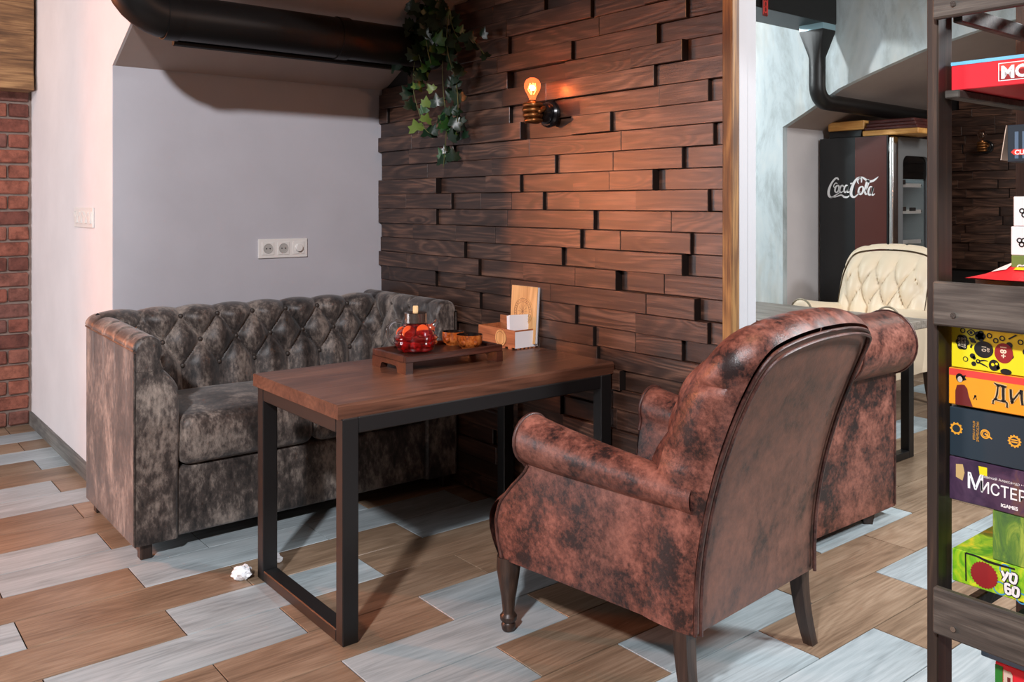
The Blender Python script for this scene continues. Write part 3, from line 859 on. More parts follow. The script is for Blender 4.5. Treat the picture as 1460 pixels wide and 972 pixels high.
for r in (.056, .042): rg.tube([(-.0072, r * math.cos(a), .135 + r * math.sin(a)) for a in np.linspace(0, 2 * PI, 40)[:-1]], .0009, 5, closed=True)
for k in range(28):
    a = 2 * PI * k / 28; rg.box((-.0078, .049 * math.cos(a) - .0018, .135 + .049 * math.sin(a) - .0018), (-.007, .049 * math.cos(a) + .0018, .135 + .049 * math.sin(a) + .0018))
for k in range(5):
    a = PI * k / 5; rg.tube([(-.0072, .03 * math.cos(a), .135 + .03 * math.sin(a)), (-.0072, -.03 * math.cos(a), .135 - .03 * math.sin(a))], .0007, 4)
rg.build('engraving', M['brownish'], mn)
npk = thing('napkin_stack', 'stack of white folded napkins standing in the condiment box', 'napkins', (2.408, 2.965, .766), R(-6))
for k in range(6):
    y = -.012 + k * .004
    MB().add([(-.052, y - .004, 0), (.050, y - .004, 0), (.056, y, .125 - .001 * k), (-.054, y, .128 - .001 * k), (-.052, y - .002, 0), (.050, y - .002, 0), (.056, y + .002, .125 - .001 * k), (-.054, y + .002, .128 - .001 * k)],
             [(0,1,2,3),(7,6,5,4),(0,4,5,1),(1,5,6,2),(2,6,7,3),(3,7,4,0)]).build('napkin', M['paper'], npk)
for k, (x, y, z, a) in enumerate([(2.385, 3.10, .800, .3), (2.41, 3.13, .804, -.5)]):
    o = MB().rbox((-.016, -.026, 0), (.016, .026, .012), .005, 2, .003, 3).build('sachet', M['cream'] if k else M['paper'], smooth=60)
    o.location = (x, y, z - .036); o.rotation_euler = (R(62), 0, a)
    tag(o, ['white paper sachet standing in the condiment box', 'tan paper sachet at the back of the condiment box'][k], 'sachet')

# crumpled tissue on the floor by the table foot
for i, (loc, r, lab) in enumerate([((1.245, 3.14, .0), .034, 'crumpled white tissue on the floor outside the table leg'), ((1.40, 3.20, .0), .024, 'small scrap of white tissue on the floor behind the table leg')]):
    m = MB(); bm = bmesh.new(); bmesh.ops.create_icosphere(bm, subdivisions=3, radius=r)
    for p in bm.verts:
        n_ = mnoise.noise(p.co * 60 + Vector((i * 7, 0, 0))); p.co *= 1 + .45 * n_; p.co.z = p.co.z * .75 + r * .6
        if p.co.z < .001: p.co.z = .001
    m.addbm(bm); o = m.build('tissue', M['paper'], loc=loc); tag(o, lab, 'tissue')

# ------------------------------------------------------------------ armchair
def armchair(name, label, loc, rz, mat, back_mat, pip, leg_mat):
    t = thing(name, label, 'armchair', loc, rz)
    yr = lambda z: -.20 * max(0, (z - .3) / .7) ** 1.9
    half = [(.318, .235), (.316, .40), (.314, .56), (.312, .70), (.309, .82), (.303, .90), (.290, .960), (.262, .996), (.21, 1.014), (.13, 1.026), (.05, 1.031)]
    out = catmull([(-a, b) for a, b in half] + [(a, b) for a, b in half[::-1]], 5)
    out = np.array(out); n = len(out)
    cen = np.array([0, .60])
    def nrm(i):
        d = out[min(i + 1, n - 1)] - out[max(i - 1, 0)]; d = d / np.linalg.norm(d)
        return np.array([-d[1], d[0]])
    # rear panel
    P = []
    outc = np.vstack([out, [[x, .235] for x in np.linspace(out[-1][0], out[0][0], 12)[1:-1]]])
    for r in np.linspace(0, 1, 12):
        row = []
        for i in range(len(outc)):
            p = cen + (outc[i] - cen) * r
            row.append((p[0], yr(p[1]) - .014 * (1 - r ** 3), p[1]))
        P.append(row)
    MB().grid(P, cv=True).build('rear_panel', back_mat, t, smooth=60)
    # padded band round the edge with pleat grooves
    TT = lambda z: .17 - .03 * max(0, (z - .85) / .18)
    pleat_x = [-.2025, -.0675, .0675, .2025]
    P = []
    for i in range(n):
        x, z = out[i]; nn = nrm(i); row = []
        topw = max(0, min(1, (z - .55) / .4))
        g = 0
        for q in pleat_x:
            if z > .97: g = max(g, math.exp(-((x - q) / .007) ** 2))
        for q in (.70, .90): g = max(g, math.exp(-((z - q) / .007) ** 2) if abs(x) > .27 else 0)
        for tt in np.linspace(0, 1, 15):
            bulge = (.012 + .038 * topw) * math.sin(PI * min(1, tt * .92 + .04)) ** .65 - .012 * g * math.sin(PI * tt) ** .5
            p = out[i] + nn * bulge
            row.append((p[0], yr(z) + TT(z) * tt, p[1]))
        P.append(row)
    MB().grid(P).build('back_band', mat, t, smooth=60)
    # tufted front
    du, dv = .135, .14
    P = []
    for r in np.linspace(1, 0, 34):
        row = []
        for i in range(n):
            p = cen + (out[i] - cen) * r
            z = p[1]; crown = .035 * (1 - r ** 2.5)
            h = float(tuft(p[0] + du / 2, z, du, dv, .64, .92, .058, .36)) * (1 if z > .5 else .3)
            row.append((p[0], yr(z) + TT(z) + crown + h * min(1, (1 - r) * 6) - .001, p[1]))
        P.append(row)
    MB().grid(P, flip=False).build('tufted_front', mat, t, smooth=75)
    def bp(u, v):
        x = u - du / 2
        if abs(x) > .25: return None
        r = max(abs(x) / .31, abs(v - .6) / .43)
        return (x, yr(v) + TT(v) + .035 * (1 - r ** 2.5) - .006, v)
    buttons(t, mat, -.3, .42, du, dv, .64, .92, bp, .010)
    pm = MB()
    for off, dy in ((-.001, -.004), (-.016, -.012)):
        pm.tube([(out[i][0] + nrm(i)[0] * off, yr(out[i][1]) + dy, out[i][1] + nrm(i)[1] * off) for i in range(0, n)], .0055, 6)
    pm.build('piping', pip, t, smooth=60)
    # arms
    for s in (-1, 1):
        P = []
        ys = np.linspace(.0, .615, 26)
        for y in ys:
            k = y / .615
            xo = .312 + .020 * k; xc = .290 + .018 * k; r = .050 + .026 * k ** 1.2; zc = .592 + .030 * k + .012 * (k ** 4)
            pts = [(xo + .002, zc - r * 1.05)]
            for q in np.linspace(-62, 205, 20):
                pts.append((xc + r * math.cos(R(q)) * 1.0, zc + r * math.sin(R(q))))
            xi = xc - r - .004
            pts += [(xi + .0, zc - r * .9), (xi - .012, .50), (xi - .014, .40), (xo - .02, .40)]
            P.append([(s * a, y, b) for a, b in pts])
        m = MB().grid(P, cv=True, flip=(s > 0)); nn_ = len(P[0]); last = (len(P) - 1) * nn_
        # puffed front cap of the roll
        ctr = np.mean(np.array(P[-1]), axis=0); cap = []
        for f, dy in ((1, 0), (.9, .010), (.6, .018), (.25, .021)):
            cap.append([tuple(ctr + (np.array(q) - ctr) * f + np.array((0, dy, 0))) for q in P[-1]])
        m.grid(cap, cv=True, flip=(s > 0)); b = len(m.v); m.f.append(tuple(range(b - nn_, b)))
        m.build('arm', mat, t, smooth=55)
        pm = MB(); pm.tube([(q[0], q[1] + .004, q[2]) for q in P[-1][:22]], .0065, 8)
        # side panel with curved front edge
        fr = [(.235, .715), (.30, .735), (.36, .742), (.42, .722), (.48, .670), (.53, .618), (.555, .600)]
        fz = lambda z: float(np.interp(z, [a for a, _ in fr], [b_ for _, b_ in fr]))
        P2 = []
        for z in np.linspace(.235, .566, 14):
            row = []
            for kk in np.linspace(0, 1, 16):
                y = .004 + (fz(z) - .004) * kk
                xo = .314 + .026 * (y / .615)
                xo += .010 * math.sin(PI * min(1, (z - .235) / .33)) * math.sin(PI * kk)
                row.append((s * xo, y, z))
            P2.append(row)
        back = [[(q[0] - s * .05, q[1], q[2]) for q in r_] for r_ in P2]
        m = MB().grid(P2, flip=(s > 0)); m.grid(back, flip=(s < 0))
        for e in (0, -1): m.grid([P2[e], back[e]], flip=((s > 0) == (e == 0)))
        m.grid([[r_[-1] for r_ in P2], [r_[-1] for r_ in back]]); m.grid([[r_[0] for r_ in P2], [r_[0] for r_ in back]])
        m.build('side_panel', mat, t, smooth=50)
        pm.tube([(s * (.3145 + .026 * (fz(z) / .615)), fz(z) + .003, z) for z in np.linspace(.237, .56, 18)], .0055, 8)
        pm.build('piping', pip, t, smooth=60)
    # seat and bowed front apron
    prof = catmull([(.06, .452), (.2, .468), (.38, .478), (.54, .480), (.67, .472), (.755, .447), (.805, .405), (.820, .355), (.805, .30), (.765, .238)], 4)
    P = []
    for u in np.linspace(-1, 1, 25):
        row = []
        for y, z in prof:
            hw = .262 if z > .462 else min(.343, .262 + (.462 - z) * 3.0)
            if y < .60: hw = .262
            x = u * hw
            row.append((x, y - .040 * abs(u) ** 6 * max(0, min(1, (y - .45) / .2)), z - .012 * abs(u) ** 4))
        P.append(row)
    m = MB().grid(P, flip=True)
    m.build('seat', mat, t, smooth=60)
    MB().box((-.29, .01, .232), (.29, .66, .245)).build('underside', leg_mat, t)
    # legs: turned in front, curved square behind
    for s in (-1, 1):
        prof_l = [(.0, 0), (.018, 0), (.021, .004), (.024, .020), (.019, .028), (.027, .036), (.028, .048), (.021, .056), (.019, .062), (.024, .11), (.034, .17), (.039, .205), (.037, .24), (0, .24)]
        MB().lathe(prof_l, (s * .318, .715, 0), 20).build('front_leg', leg_mat, t, smooth=45)
        P = []
        for k in range(9):
            z = .24 * (1 - k / 8); h = .023 - .007 * k / 8; yy = .012 - .035 * (k / 8) ** 1.8; xx = s * (.302 + .010 * (k / 8) ** 2)
            P.append([(xx - h, yy + .03 - h, z), (xx + h, yy + .03 - h, z), (xx + h, yy + .03 + h, z), (xx - h, yy + .03 + h, z)])
        m = MB().grid(P, cv=True, flip=False); m.f += [(0, 1, 2, 3), (35, 34, 33, 32)]
        m.build('rear_leg', leg_mat, t, smooth=30)
    return t
armchair('armchair', 'brown distressed leather armchair seen from behind at the near side of the table', (2.137, 1.535, 0), R(4.5), M['chair'], M['chair_back'], M['piping'], M['dark_wood'])
armchair('armchair', 'cream leather armchair with deep buttoned back beyond the grey table', (6.02, 3.235, 0), R(92), M['cream'], M['cream'], M['cream_piping'], M['dark_wood'])

# ------------------------------------------------------------------ second sofa in the next booth (scroll arm towards us)
s2 = thing('scroll_arm_sofa', 'brown leather sofa with a big scroll arm behind the brown armchair', 'sofa', (3.22, 2.7, 0))
ox, oy = 3.22, 2.7
L = lambda x, y, z: (x - ox, y - oy, z)
xb, xf = 2.67, 3.77
for ya, s in ((1.965, 1), (3.50, -1)):
    P = []
    for x in np.linspace(xb, xf - .05, 24):
        k = (x - xb) / (xf - xb); row = []
        yc, zc, r = ya + s * .035, .765, .135
        row += [L(x, ya + s * .0, .05), L(x, ya, .3), L(x, ya, .60)]
        for q in np.linspace(-75, 185, 22):
            row.append(L(x, yc - s * r * math.cos(R(q)) , zc + r * math.sin(R(q)) * 1.0))
        row += [L(x, yc + s * (r + .0), .60), L(x, yc + s * .15, .4), L(x, yc + s * .15, .05)]
        P.append(row)
    m = MB().grid(P, cv=True, flip=(s < 0)); n = len(P[0])
    ctr = np.array(L(xf - .05, ya + s * .035, .765)); last = [np.array(p) for p in P[-1]]
    cap = [[tuple(c0 + (p - c0) * f + np.array((dx, 0, 0))) for p in last for c0 in [np.array((ctr[0], ctr[1] + s * .02, min(p[2], ctr[2])))]] for f, dx in ((1, 0), (.94, .016), (.8, .022), (.0, .024))]
    m.grid(cap, cv=True, flip=(s < 0)); m.f.append(tuple(range(n)))
    m.build('arm', M['chair'], s2, smooth=55)
    pm = MB()
    for xx in (xb + .62, xf - .055):
        pm.tube([L(xx, ya + s * .035 - s * .137 * math.cos(R(q)), .765 + .137 * math.sin(R(q))) for q in np.linspace(-75, 160, 20)], .005, 6)
    pm.tube([L(xf - .052, ya - s * .001, .06), L(xf - .052, ya - s * .001, .62)], .005, 6)
    pm.build('piping', M['piping'], s2, smooth=60)
P = []
for y in np.linspace(2.12, 3.35, 80):
    row = []
    for i, (x, z) in enumerate([(3.0, z) for z in np.linspace(.42, .82, 30)] + [(3.0 - .13 * (1 - math.cos(q)), .82 + .08 * math.sin(q)) for q in np.linspace(.1, PI, 12)] + [(2.72, .3)]):
        h = float(tuft(y, z, .16, .11, .60, .82, .04)) if i < 30 else 0
        row.append(L(x - (z - .5) * .15 + h, y, z))
    P.append(row)
MB().grid(P).build('back', M['chair'], s2, smooth=70)
MB().rbox(L(2.7, 2.11, .055), L(xf - .06, 3.355, .33), .02, 3).build('base', M['chair'], s2, smooth=50, merge=True)
for a, b in ((2.12, 2.73), (2.735, 3.345)):
    MB().rbox(L(2.98, a, .332), L(xf - .02, b, .47), .05, 4, .02, 6).build('seat_cushion', M['chair'], s2, smooth=70, merge=True)
for x in (2.74, 3.56):
    for y in (1.975, 3.42):
        MB().lathe([(0, 0), (.026, 0), (.036, .052), (0, .052)], L(x, y + .03, 0), 4).build('leg', M['dark_wood'], s2)

# table in the next booth
t2 = thing('booth_table', 'grey weathered wood table in the next booth before the cream armchair', 'table', (4.35, 3.05, 0))
MB().cbox((-.37, -.75, .705), (.37, .62, .75), .004).build('tabletop', M['grey_table'], t2)
for y in (-.68, .5):
    for x in (-.34, .29): MB().cbox((x, y, 0), (x + .05, y + .05, .705), .003).build('leg', M['black_steel'], t2)
    MB().cbox((-.29, y, .001), (.29, y + .05, .04), .003).build('foot_rail', M['black_steel'], t2)

# ------------------------------------------------------------------ fridge in the niche
fg = thing('drinks_fridge', 'tall black drinks fridge with glass door and white script lettering', 'fridge', (6.8, 3.65, 0))
W, D, Hh = .66, .61, 1.925
m = MB(); m.box((0, 0, .06), (.02, D, Hh)); m.box((W - .02, 0, .06), (W, D, Hh)); m.box((.02, D - .02, .06), (W - .02, D, Hh)); m.box((.02, 0, .06), (W - .02, D - .02, .12)); m.box((.02, 0, Hh - .05), (W - .02, D - .02, Hh))
m.build('cabinet', M['fridge_black'], fg)
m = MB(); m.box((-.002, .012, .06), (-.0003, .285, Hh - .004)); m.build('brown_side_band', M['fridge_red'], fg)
MB().box((.02, D - .03, .12), (W - .02, D - .021, Hh - .05)).build('inner_lining', M['fridge_inner'], fg)
MB().box((W - .04, .02, .12), (W - .021, D - .03, Hh - .05)).build('inner_lining', M['fridge_inner'], fg)
MB().box((.06, .1, Hh - .075), (W - .06, .14, Hh - .055)).build('inner_lamp', M['fridge_light'], fg)
for z in (.45, .75, 1.05, 1.3, 1.52):
    sh = MB(); sh.box((.04, .03, z), (W - .05, D - .04, z + .012)); sh.build('shelf', M['steel'], fg)
    MB().box((.10, .012, z - .012), (W - .10, .028, z + .022)).build('price_rail', M['white_plastic'], fg)
m = MB(); m.box((.18, .006, 1.31), (.30, .011, 1.345)); m.box((.18, .006, 1.53), (.29, .011, 1.57)); m.box((.36, .006, 1.31), (.46, .011, 1.34))
m.build('price_tag', M['dark_hole'], fg)
# door: chrome strip, dark frame with rounded window
dr = MB()
dr.cbox((-.002, -.045, .12), (.085, -.005, Hh - .012), .012, 3); dr.build('chrome_strip', M['chrome'], fg, smooth=40)
win = []
x0, x1, z0, z1, r = .16, W - .06, .25, Hh - .16, .07
for cx_, cz_, a0 in ((x1 - r, z1 - r, 0), (x0 + r, z1 - r, 90), (x0 + r, z0 + r, 180), (x1 - r, z0 + r, 270)):
    win += [(cx_ + r * math.cos(R(a0 + q)), cz_ + r * math.sin(R(a0 + q))) for q in (0, 22, 45, 68, 90)]
def frame_between(outer, inner, y0, y1):
    m = MB(); n = len(inner)
    rings = [[(p[0], y, p[1]) for p in lst] for lst, y in ((outer, y1), (outer, y0), (inner, y0), (inner, y1))]
    return m.grid(rings, cu=True, cv=True)
def rrect(x0, x1, z0, z1, r):
    o = []
    for cx_, cz_, a0 in ((x1 - r, z1 - r, 0), (x0 + r, z1 - r, 90), (x0 + r, z0 + r, 180), (x1 - r, z0 + r, 270)):
        o += [(cx_ + r * math.cos(R(a0 + q)), cz_ + r * math.sin(R(a0 + q))) for q in (0, 22, 45, 68, 90)]
    return o
frame_between(rrect(.086, W, .12, Hh - .012, .03), win, -.04, -.006).build('door_frame', M['grey_plastic'], fg, smooth=30)
frame_between(rrect(x0 - .004, x1 + .004, z1 - .20, z1 + .004, .07), rrect(x0 + .01, x1 - .01, z1 - .199, z1 - .19, .002), -.012, -.008).build('dark_header', M['dark_hole'], fg)
MB().box((x0 - .01, -.016, z0 - .01), (x1 + .01, -.012, z1 + .01)).build('glass_pane', M['glass'], fg)
# white script lettering on the side (facing the room), read along -Y
lt = MB()
S = 1 / 4.86 * 6.18e-3  # zoom pixels to metres along the side
def LP(pts): return [(p[0], p[1]) for p in pts]
strokes = [
 ([(222, 520), (214, 508), (196, 512), (168, 545), (150, 590), (152, 622), (172, 634), (205, 618), (232, 602)], [4, 5, 5, 6, 8, 8, 5, 3, 2]),
 ([(214, 545), (200, 540), (186, 560), (196, 575)], [2, 3, 3, 1.5]),
 ([(160, 634), (200, 632), (240, 620), (262, 632), (284, 634), (300, 624)], [2, 3, 4, 6, 5, 2]),
 ([(216, 556), (202, 566), (196, 592), (208, 602), (222, 588), (224, 562), (216, 556)], [4, 5, 5, 4, 5, 5, 4]),
 ([(258, 566), (250, 556), (236, 566), (230, 592), (240, 603), (258, 592)], [4, 4, 5, 5, 4, 2]),
 ([(288, 560), (276, 556), (264, 574), (262, 596), (272, 602), (284, 584), (290, 560), (284, 596), (294, 602), (306, 592)], [3, 4, 5, 5, 4, 4, 5, 5, 3, 2]),
 ([(306, 546), (322, 544)], [4, 4]),
 ([(384, 540), (384, 516), (364, 508), (336, 535), (314, 585), (314, 622), (334, 634), (362, 614), (376, 598)], [3, 5, 5, 7, 9, 8, 5, 3, 2]),
 ([(366, 548), (358, 534), (366, 514), (388, 506), (412, 520), (436, 534), (464, 530), (486, 516), (500, 504)], [2, 4, 4, 4, 6, 7, 6, 4, 1]),
 ([(384, 566), (370, 576), (364, 602), (378, 616), (394, 600), (396, 572), (384, 566)], [4, 5, 6, 5, 6, 5, 4]),
 ([(408, 600), (424, 572), (436, 534), (428, 524), (418, 548), (410, 590), (414, 616), (430, 606)], [2, 4, 5, 4, 6, 7, 5, 2]),
 ([(460, 572), (446, 568), (434, 590), (432, 612), (444, 620), (456, 602), (464, 572), (456, 612), (464, 622), (476, 612)], [3, 4, 6, 6, 5, 4, 6, 6, 4, 2]),
]
for pts, wd_ in strokes:
    ribbon(lt, [((p[0] - 325) * S, -(p[1] - 570) * S) for p in pts], [q * S * 1.15 for q in wd_], 0, 6)
lo = lt.build('script_lettering', M['white'], fg)
lo.rotation_euler = (0, 0, R(-90)); lo.location = (-.0032, .303, 1.508)

for nm, lab, cat, lo_, hi_, mt in [
    ('storage_case', 'flat black case on the fridge top under the yellow plank stack', 'case', (6.84, 3.90, 1.927), (7.1, 4.20, 1.988), 'black_gloss'),
    ('timber_offcut', 'short pine offcut lying on the black case above the fridge', 'timber', (6.84, 3.88, 1.989), (7.0, 4.21, 2.065), 'pine'),
    ('pine_board', 'pale pine board overhanging the fridge front under dark mouldings', 'board', (6.795, 3.40, 1.927), (7.22, 3.87, 1.970), 'pine'),
]:
    tag(MB().cbox(lo_, hi_, .006).build(nm, M[mt]), lab, cat)
for k in range(3):
    tag(MB().cbox((6.81 + .01 * k, 3.42 + .015 * k, 1.971 + .028 * k), (7.24, 3.86 - .012 * k, 1.9985 + .028 * k), .006, 2).build('moulding_board', M['mahogany']),
        ['lowest dark red moulding board of the stack on the fridge', 'middle dark red moulding board of the stack on the fridge', 'topmost dark red moulding board of the stack on the fridge'][k], 'board', 'dark mouldings on the fridge')

# ------------------------------------------------------------------ fist shaped wall lamps
def fist_lamp(loc, label, lit):
    t = thing('fist_wall_lamp', label, 'wall lamp', loc)
    # local: wall at x = 0, lamp reaches to -x
    MB().lathe([(0, .0), (.056, .0), (.058, -.006), (.058, -.018), (.050, -.026), (0, -.026)], (0, 0, 0), 36, 'x').build('base_plate', M['black_gloss'], t, smooth=35)
    MB().lathe([(0, -.024), (.044, -.026), (.044, -.034), (.038, -.036), (.034, -.060), (.031, -.068), (0, -.068)], (0, 0, 0), 28, 'x').build('cuff', M['black_gloss'], t, smooth=35)
    # hand: palm with four fingers wrapped round the socket and a thumb over them
    m = MB(); m.rbox((-.128, -.012, -.045), (-.058, .030, .040), .016, 4); m.build('palm', M['bronze'], t, smooth=60, merge=True)
    for k in range(4):
        z = .031 - .0215 * k; ln = [.0, .003, .001, -.004][k]; r = [.0105, .011, .0105, .0095][k]
        pts = catmull([(-.074, .024, z), (-.104, .030, z), (-.130 - ln, .018, z), (-.136 - ln, -.008, z), (-.122, -.030, z), (-.100, -.034, z), (-.084, -.026, z)], 4)
        rr = [r * (1 + .14 * math.cos(i / len(pts) * 6 * PI)) for i in range(len(pts))]
        MB().tube(pts, rr, 10).build('finger', M['bronze'], t, smooth=60)
    pts = catmull([(-.066, -.012, .012), (-.076, -.038, .016), (-.094, -.048, .008), (-.112, -.046, -.002)], 5)
    MB().tube(pts, [.012] * 6 + [.011] * 5 + [.010] * 4 + [.006], 10).build('thumb', M['bronze'], t, smooth=60)
    MB().lathe([(0, .02), (.019, .02), (.020, .045), (.017, .052), (0, .052)], (-.106, 0, 0), 20).build('socket', M['bronze'], t, smooth=40)
    bp = [(.013, .048), (.014, .060), (.020, .074), (.029, .090), (.0345, .106), (.034, .122), (.027, .136), (.014, .145), (.0, .148)]
    MB().lathe(catmull(bp, 3), (-.106, 0, 0), 28).build('bulb', M['bulb_lit' if lit else 'bulb_glass'], t, smooth=80)
    fm = MB()
    for k in range(5):
        a = 2 * PI * k / 5; fm.tube([(-.106 + .006 * math.cos(a), .006 * math.sin(a), .078), (-.106 + .016 * math.cos(a), .016 * math.sin(a), .098), (-.106 + .010 * math.cos(a + .5), .010 * math.sin(a + .5), .122)], .0016, 6)
    fm.build('filament', M['filament'] if lit else M['steel'], t, smooth=60)
    if lit:
        l = light('lamp_glow', 'POINT', (-.106, 0, .104), 4.0, (1, .33, .09), None, .011); l.parent = t
fist_lamp((2.486, 2.838, 1.755), 'fist shaped bronze wall lamp with glowing bulb on the plank wall', True)
fist_lamp((7.965, 3.38, 1.86), 'unlit fist shaped wall lamp seen through the shelf on far plank wall', False)

# ------------------------------------------------------------------ ivy
iv = thing('hanging_ivy', 'trailing green ivy hanging from the vault beside the plank wall', 'plant', (2.36, 3.52, 2.33))
strands = [
 [(2.36, 3.58, 2.31), (2.33, 3.66, 2.12), (2.32, 3.675, 1.95), (2.34, 3.66, 1.83), (2.36, 3.62, 1.73), (2.38, 3.54, 1.70)],
 [(2.38, 3.50, 2.31), (2.36, 3.48, 2.05), (2.38, 3.50, 1.90), (2.37, 3.46, 1.76), (2.39, 3.50, 1.65), (2.40, 3.53, 1.55)],
 [(2.38, 3.46, 2.31), (2.34, 3.41, 2.10), (2.37, 3.385, 1.95), (2.38, 3.38, 1.83), (2.40, 3.42, 1.72), (2.41, 3.45, 1.66)],
 [(2.38, 3.46, 2.29), (2.36, 3.36, 2.15), (2.38, 3.26, 2.12), (2.39, 3.19, 2.05)],
 [(2.34, 3.58, 2.31), (2.28, 3.66, 2.20), (2.27, 3.71, 2.10), (2.27, 3.73, 2.03)],
 [(2.36, 3.54, 2.32), (2.28, 3.50, 2.18), (2.29, 3.47, 2.02)],
 [(2.38, 3.56, 2.31), (2.30, 3.60, 2.16), (2.31, 3.56, 2.00), (2.33, 3.55, 1.90)],
]
o3 = Vector((2.36, 3.52, 2.33))
rn = random.Random(9)
def leaf_mesh():
    out = [(0, 0), (.018, -.006), (.040, .004), (.030, .020), (.034, .040), (.016, .036), (0, .066)]
    pts = [(x, y) for x, y in out] + [(-x, y) for x, y in out[-2:0:-1]]
    vs = [(0, .026, .0)] + [(x, y, -abs(x) * .38 - .004 * (y > .05)) for x, y in pts]
    n = len(pts)
    return MB().add(vs, [(0, 1 + i, 1 + (i + 1) % n) for i in range(n)])
protos = {}
for key in ('leaf_dark', 'leaf_mid', 'leaf_lite'):
    protos[key] = None
def add_leaf(p, key, sc):
    if protos[key] is None:
        o = leaf_mesh().build('leaf', M[key], iv, smooth=60); protos[key] = o
    else:
        o = protos[key].copy(); COL.objects.link(o); o.parent = iv
    o.location = p - o3
    yaw = rn.uniform(-.9, .9) - R(38); tilt = rn.uniform(-.9, .5)
    # leaf tip hangs down, face to the room
    o.rotation_euler = (R(-90) + tilt * .7 + PI, rn.uniform(-.7, .7), yaw)
    o.scale = (sc, sc, sc)
for si, s in enumerate(strands):
    c = catmull(s, 10)
    MB().tube([tuple(Vector(p) - o3) for p in c], .0022, 5).build('stem', M['stem'], iv, smooth=60)
    L_ = len(c)
    nleaf = [16, 20, 20, 9, 10, 16, 16][si]
    for k in range(nleaf):
        i = min(L_ - 1, int((k + rn.random()) / nleaf * L_))
        p = Vector(c[i]) + Vector((rn.uniform(-.035, .03), rn.uniform(-.045, .045), rn.uniform(-.02, .02)))
        p.x = min(p.x, 2.43)
        low = i / L_ > .5
        key = rn.choice(['leaf_dark', 'leaf_mid', 'leaf_lite', 'leaf_lite']) if (low and si in (0, 6)) else rn.choice(['leaf_dark', 'leaf_dark', 'leaf_dark', 'leaf_mid'])
        add_leaf(p, key, rn.uniform(.65, 1.15))
for k in range(46):
    p = Vector((rn.uniform(2.24, 2.42), rn.uniform(3.40, 3.66), rn.uniform(2.06, 2.30)))
    if p.z > 2.2: p.y = 3.52 + (p.y - 3.52) * .6
    add_leaf(p, rn.choice(['leaf_dark', 'leaf_dark', 'leaf_dark', 'leaf_mid']), rn.uniform(.8, 1.3))

# ------------------------------------------------------------------ sockets and switches
sk = thing('socket_panel', 'white triple wall plate with two sockets and a dimmer above the sofa', 'socket', (1.916, YB, 1.143))
MB().cbox((-.134, -.009, -.049), (.134, 0, .049), .003, 2).build('plate', M['white_plastic'], sk)
for k, x in enumerate((-.083, 0, .083)):
    MB().cbox((x - .033, -.012, -.033), (x + .033, -.0085, .033), .002).build('module', M['white_plastic'], sk)
    if k < 2:
        MB().lathe([(.026, .0122), (.025, .0140), (.0225, .0140), (.021, .0124), (.0, .0124)], (x, 0, 0), 28, 'y').build('socket_well', M['well'], sk, smooth=30)
        m = MB()
        for dx in (-.0095, .0095): m.lathe([(0, .0135), (.0035, .0135), (.0035, .0125)], (x + dx, 0, 0), 10, 'y')
        m.build('socket_hole', M['dark_hole'], sk)
    else:
        MB().lathe([(.020, .012), (.019, .024), (.017, .026), (0, .026)], (x, 0, 0), 28, 'y').build('dimmer_knob', M['white_plastic'], sk, smooth=30)
sw = thing('switch_panel', 'white wall plate with four light switches on the bright pier wall', 'switch', (X0, 4.80, 1.303))
MB().cbox((-.009, -.19, -.05), (0, .19, .05), .003, 2).build('plate', M['white_plastic'], sw)
for k in range(4):
    y = -.134 + k * .0893
    for dy, tl in ((-.018, 1), (.018, -1)):
        m = MB().add([(-.009, y + dy - .016, -.028), (-.009, y + dy + .016, -.028), (-.009, y + dy + .016, .028), (-.009, y + dy - .016, .028),
                  (-.013 - .006 * (tl > 0), y + dy - .016, -.028), (-.013 - .006 * (tl > 0), y + dy + .016, -.028), (-.013 - .006 * (tl < 0), y + dy + .016, .028), (-.013 - .006 * (tl < 0), y + dy - .016, .028)],
                 [(0,1,2,3),(7,6,5,4),(0,4,5,1),(1,5,6,2),(2,6,7,3),(3,7,4,0)]); m.build('rocker', M['white_plastic'], sw)

# ------------------------------------------------------------------ game shelf at the right edge
XS = 1.5
gs = thing('game_shelf', 'dark stained open wooden shelf rack at the right edge full of board games', 'shelf', (XS, .2, 0))
L = lambda x, y, z: (x - XS, y - .2, z)
for y in (.7165, -.62):
    MB().cbox(L(XS, y, 0), L(XS + .052, y + .0195, 2.2), .002).build('post', M['shelf_post'], gs)
    MB().cbox(L(XS + .36, y, 0), L(XS + .40, y + .0195, 2.2), .002).build('post', M['shelf_post'], gs)
for za, zb in ((1.684, 1.76), (1.168, 1.242), (.648, .726), (.16, .236)):
    o = MB().cbox(L(XS - .016, -.62, za), L(XS - .0005, .719, zb), .003).build('rail', M['shelf_wood'], gs)
    sc = MB()
    sc.lathe([(0, .0), (.0045, .0), (.0045, .003), (0, .003)], L(XS - .019, .683, za + .02), 12, 'x'); sc.build('screw', M['steel'], o)
    MB().cbox(L(XS + .385, -.62, za), L(XS + .4005, .719, zb), .003).build('rail', M['shelf_wood'], gs)
    MB().cbox(L(XS + .052, .7000, za + .002), L(XS + .36, .7160, za + .03), .002).build('side_bearer', M['shelf_wood'], gs)
    for xx in (.10, .20, .30):
        MB().box(L(XS + xx, -.60, zb - .020), L(XS + xx + .03, .699, zb - .002)).build('slat', M['shelf_wood'], gs)
for y in (.690, -.58):
    MB().cbox(L(XS + .02, y, 1.552), L(XS + .38, y + .0255, 1.566), .002).build('thin_bearer', M['shelf_wood'], gs)

def game(name, label, x, y, z, ln, dp, h, mat, rz=0.0, cat='game box', group='board games on the shelf', ext=-.0105):
    """box with its long printed side towards -X; local x runs right along the shelf, y into it"""
    t = thing(name, label, cat, (x, y, z), R(-90) + rz, group)
    MB().cbox((ext, 0, 0), (ln, dp, h), .0012).build('carton', mat, t)
    return t
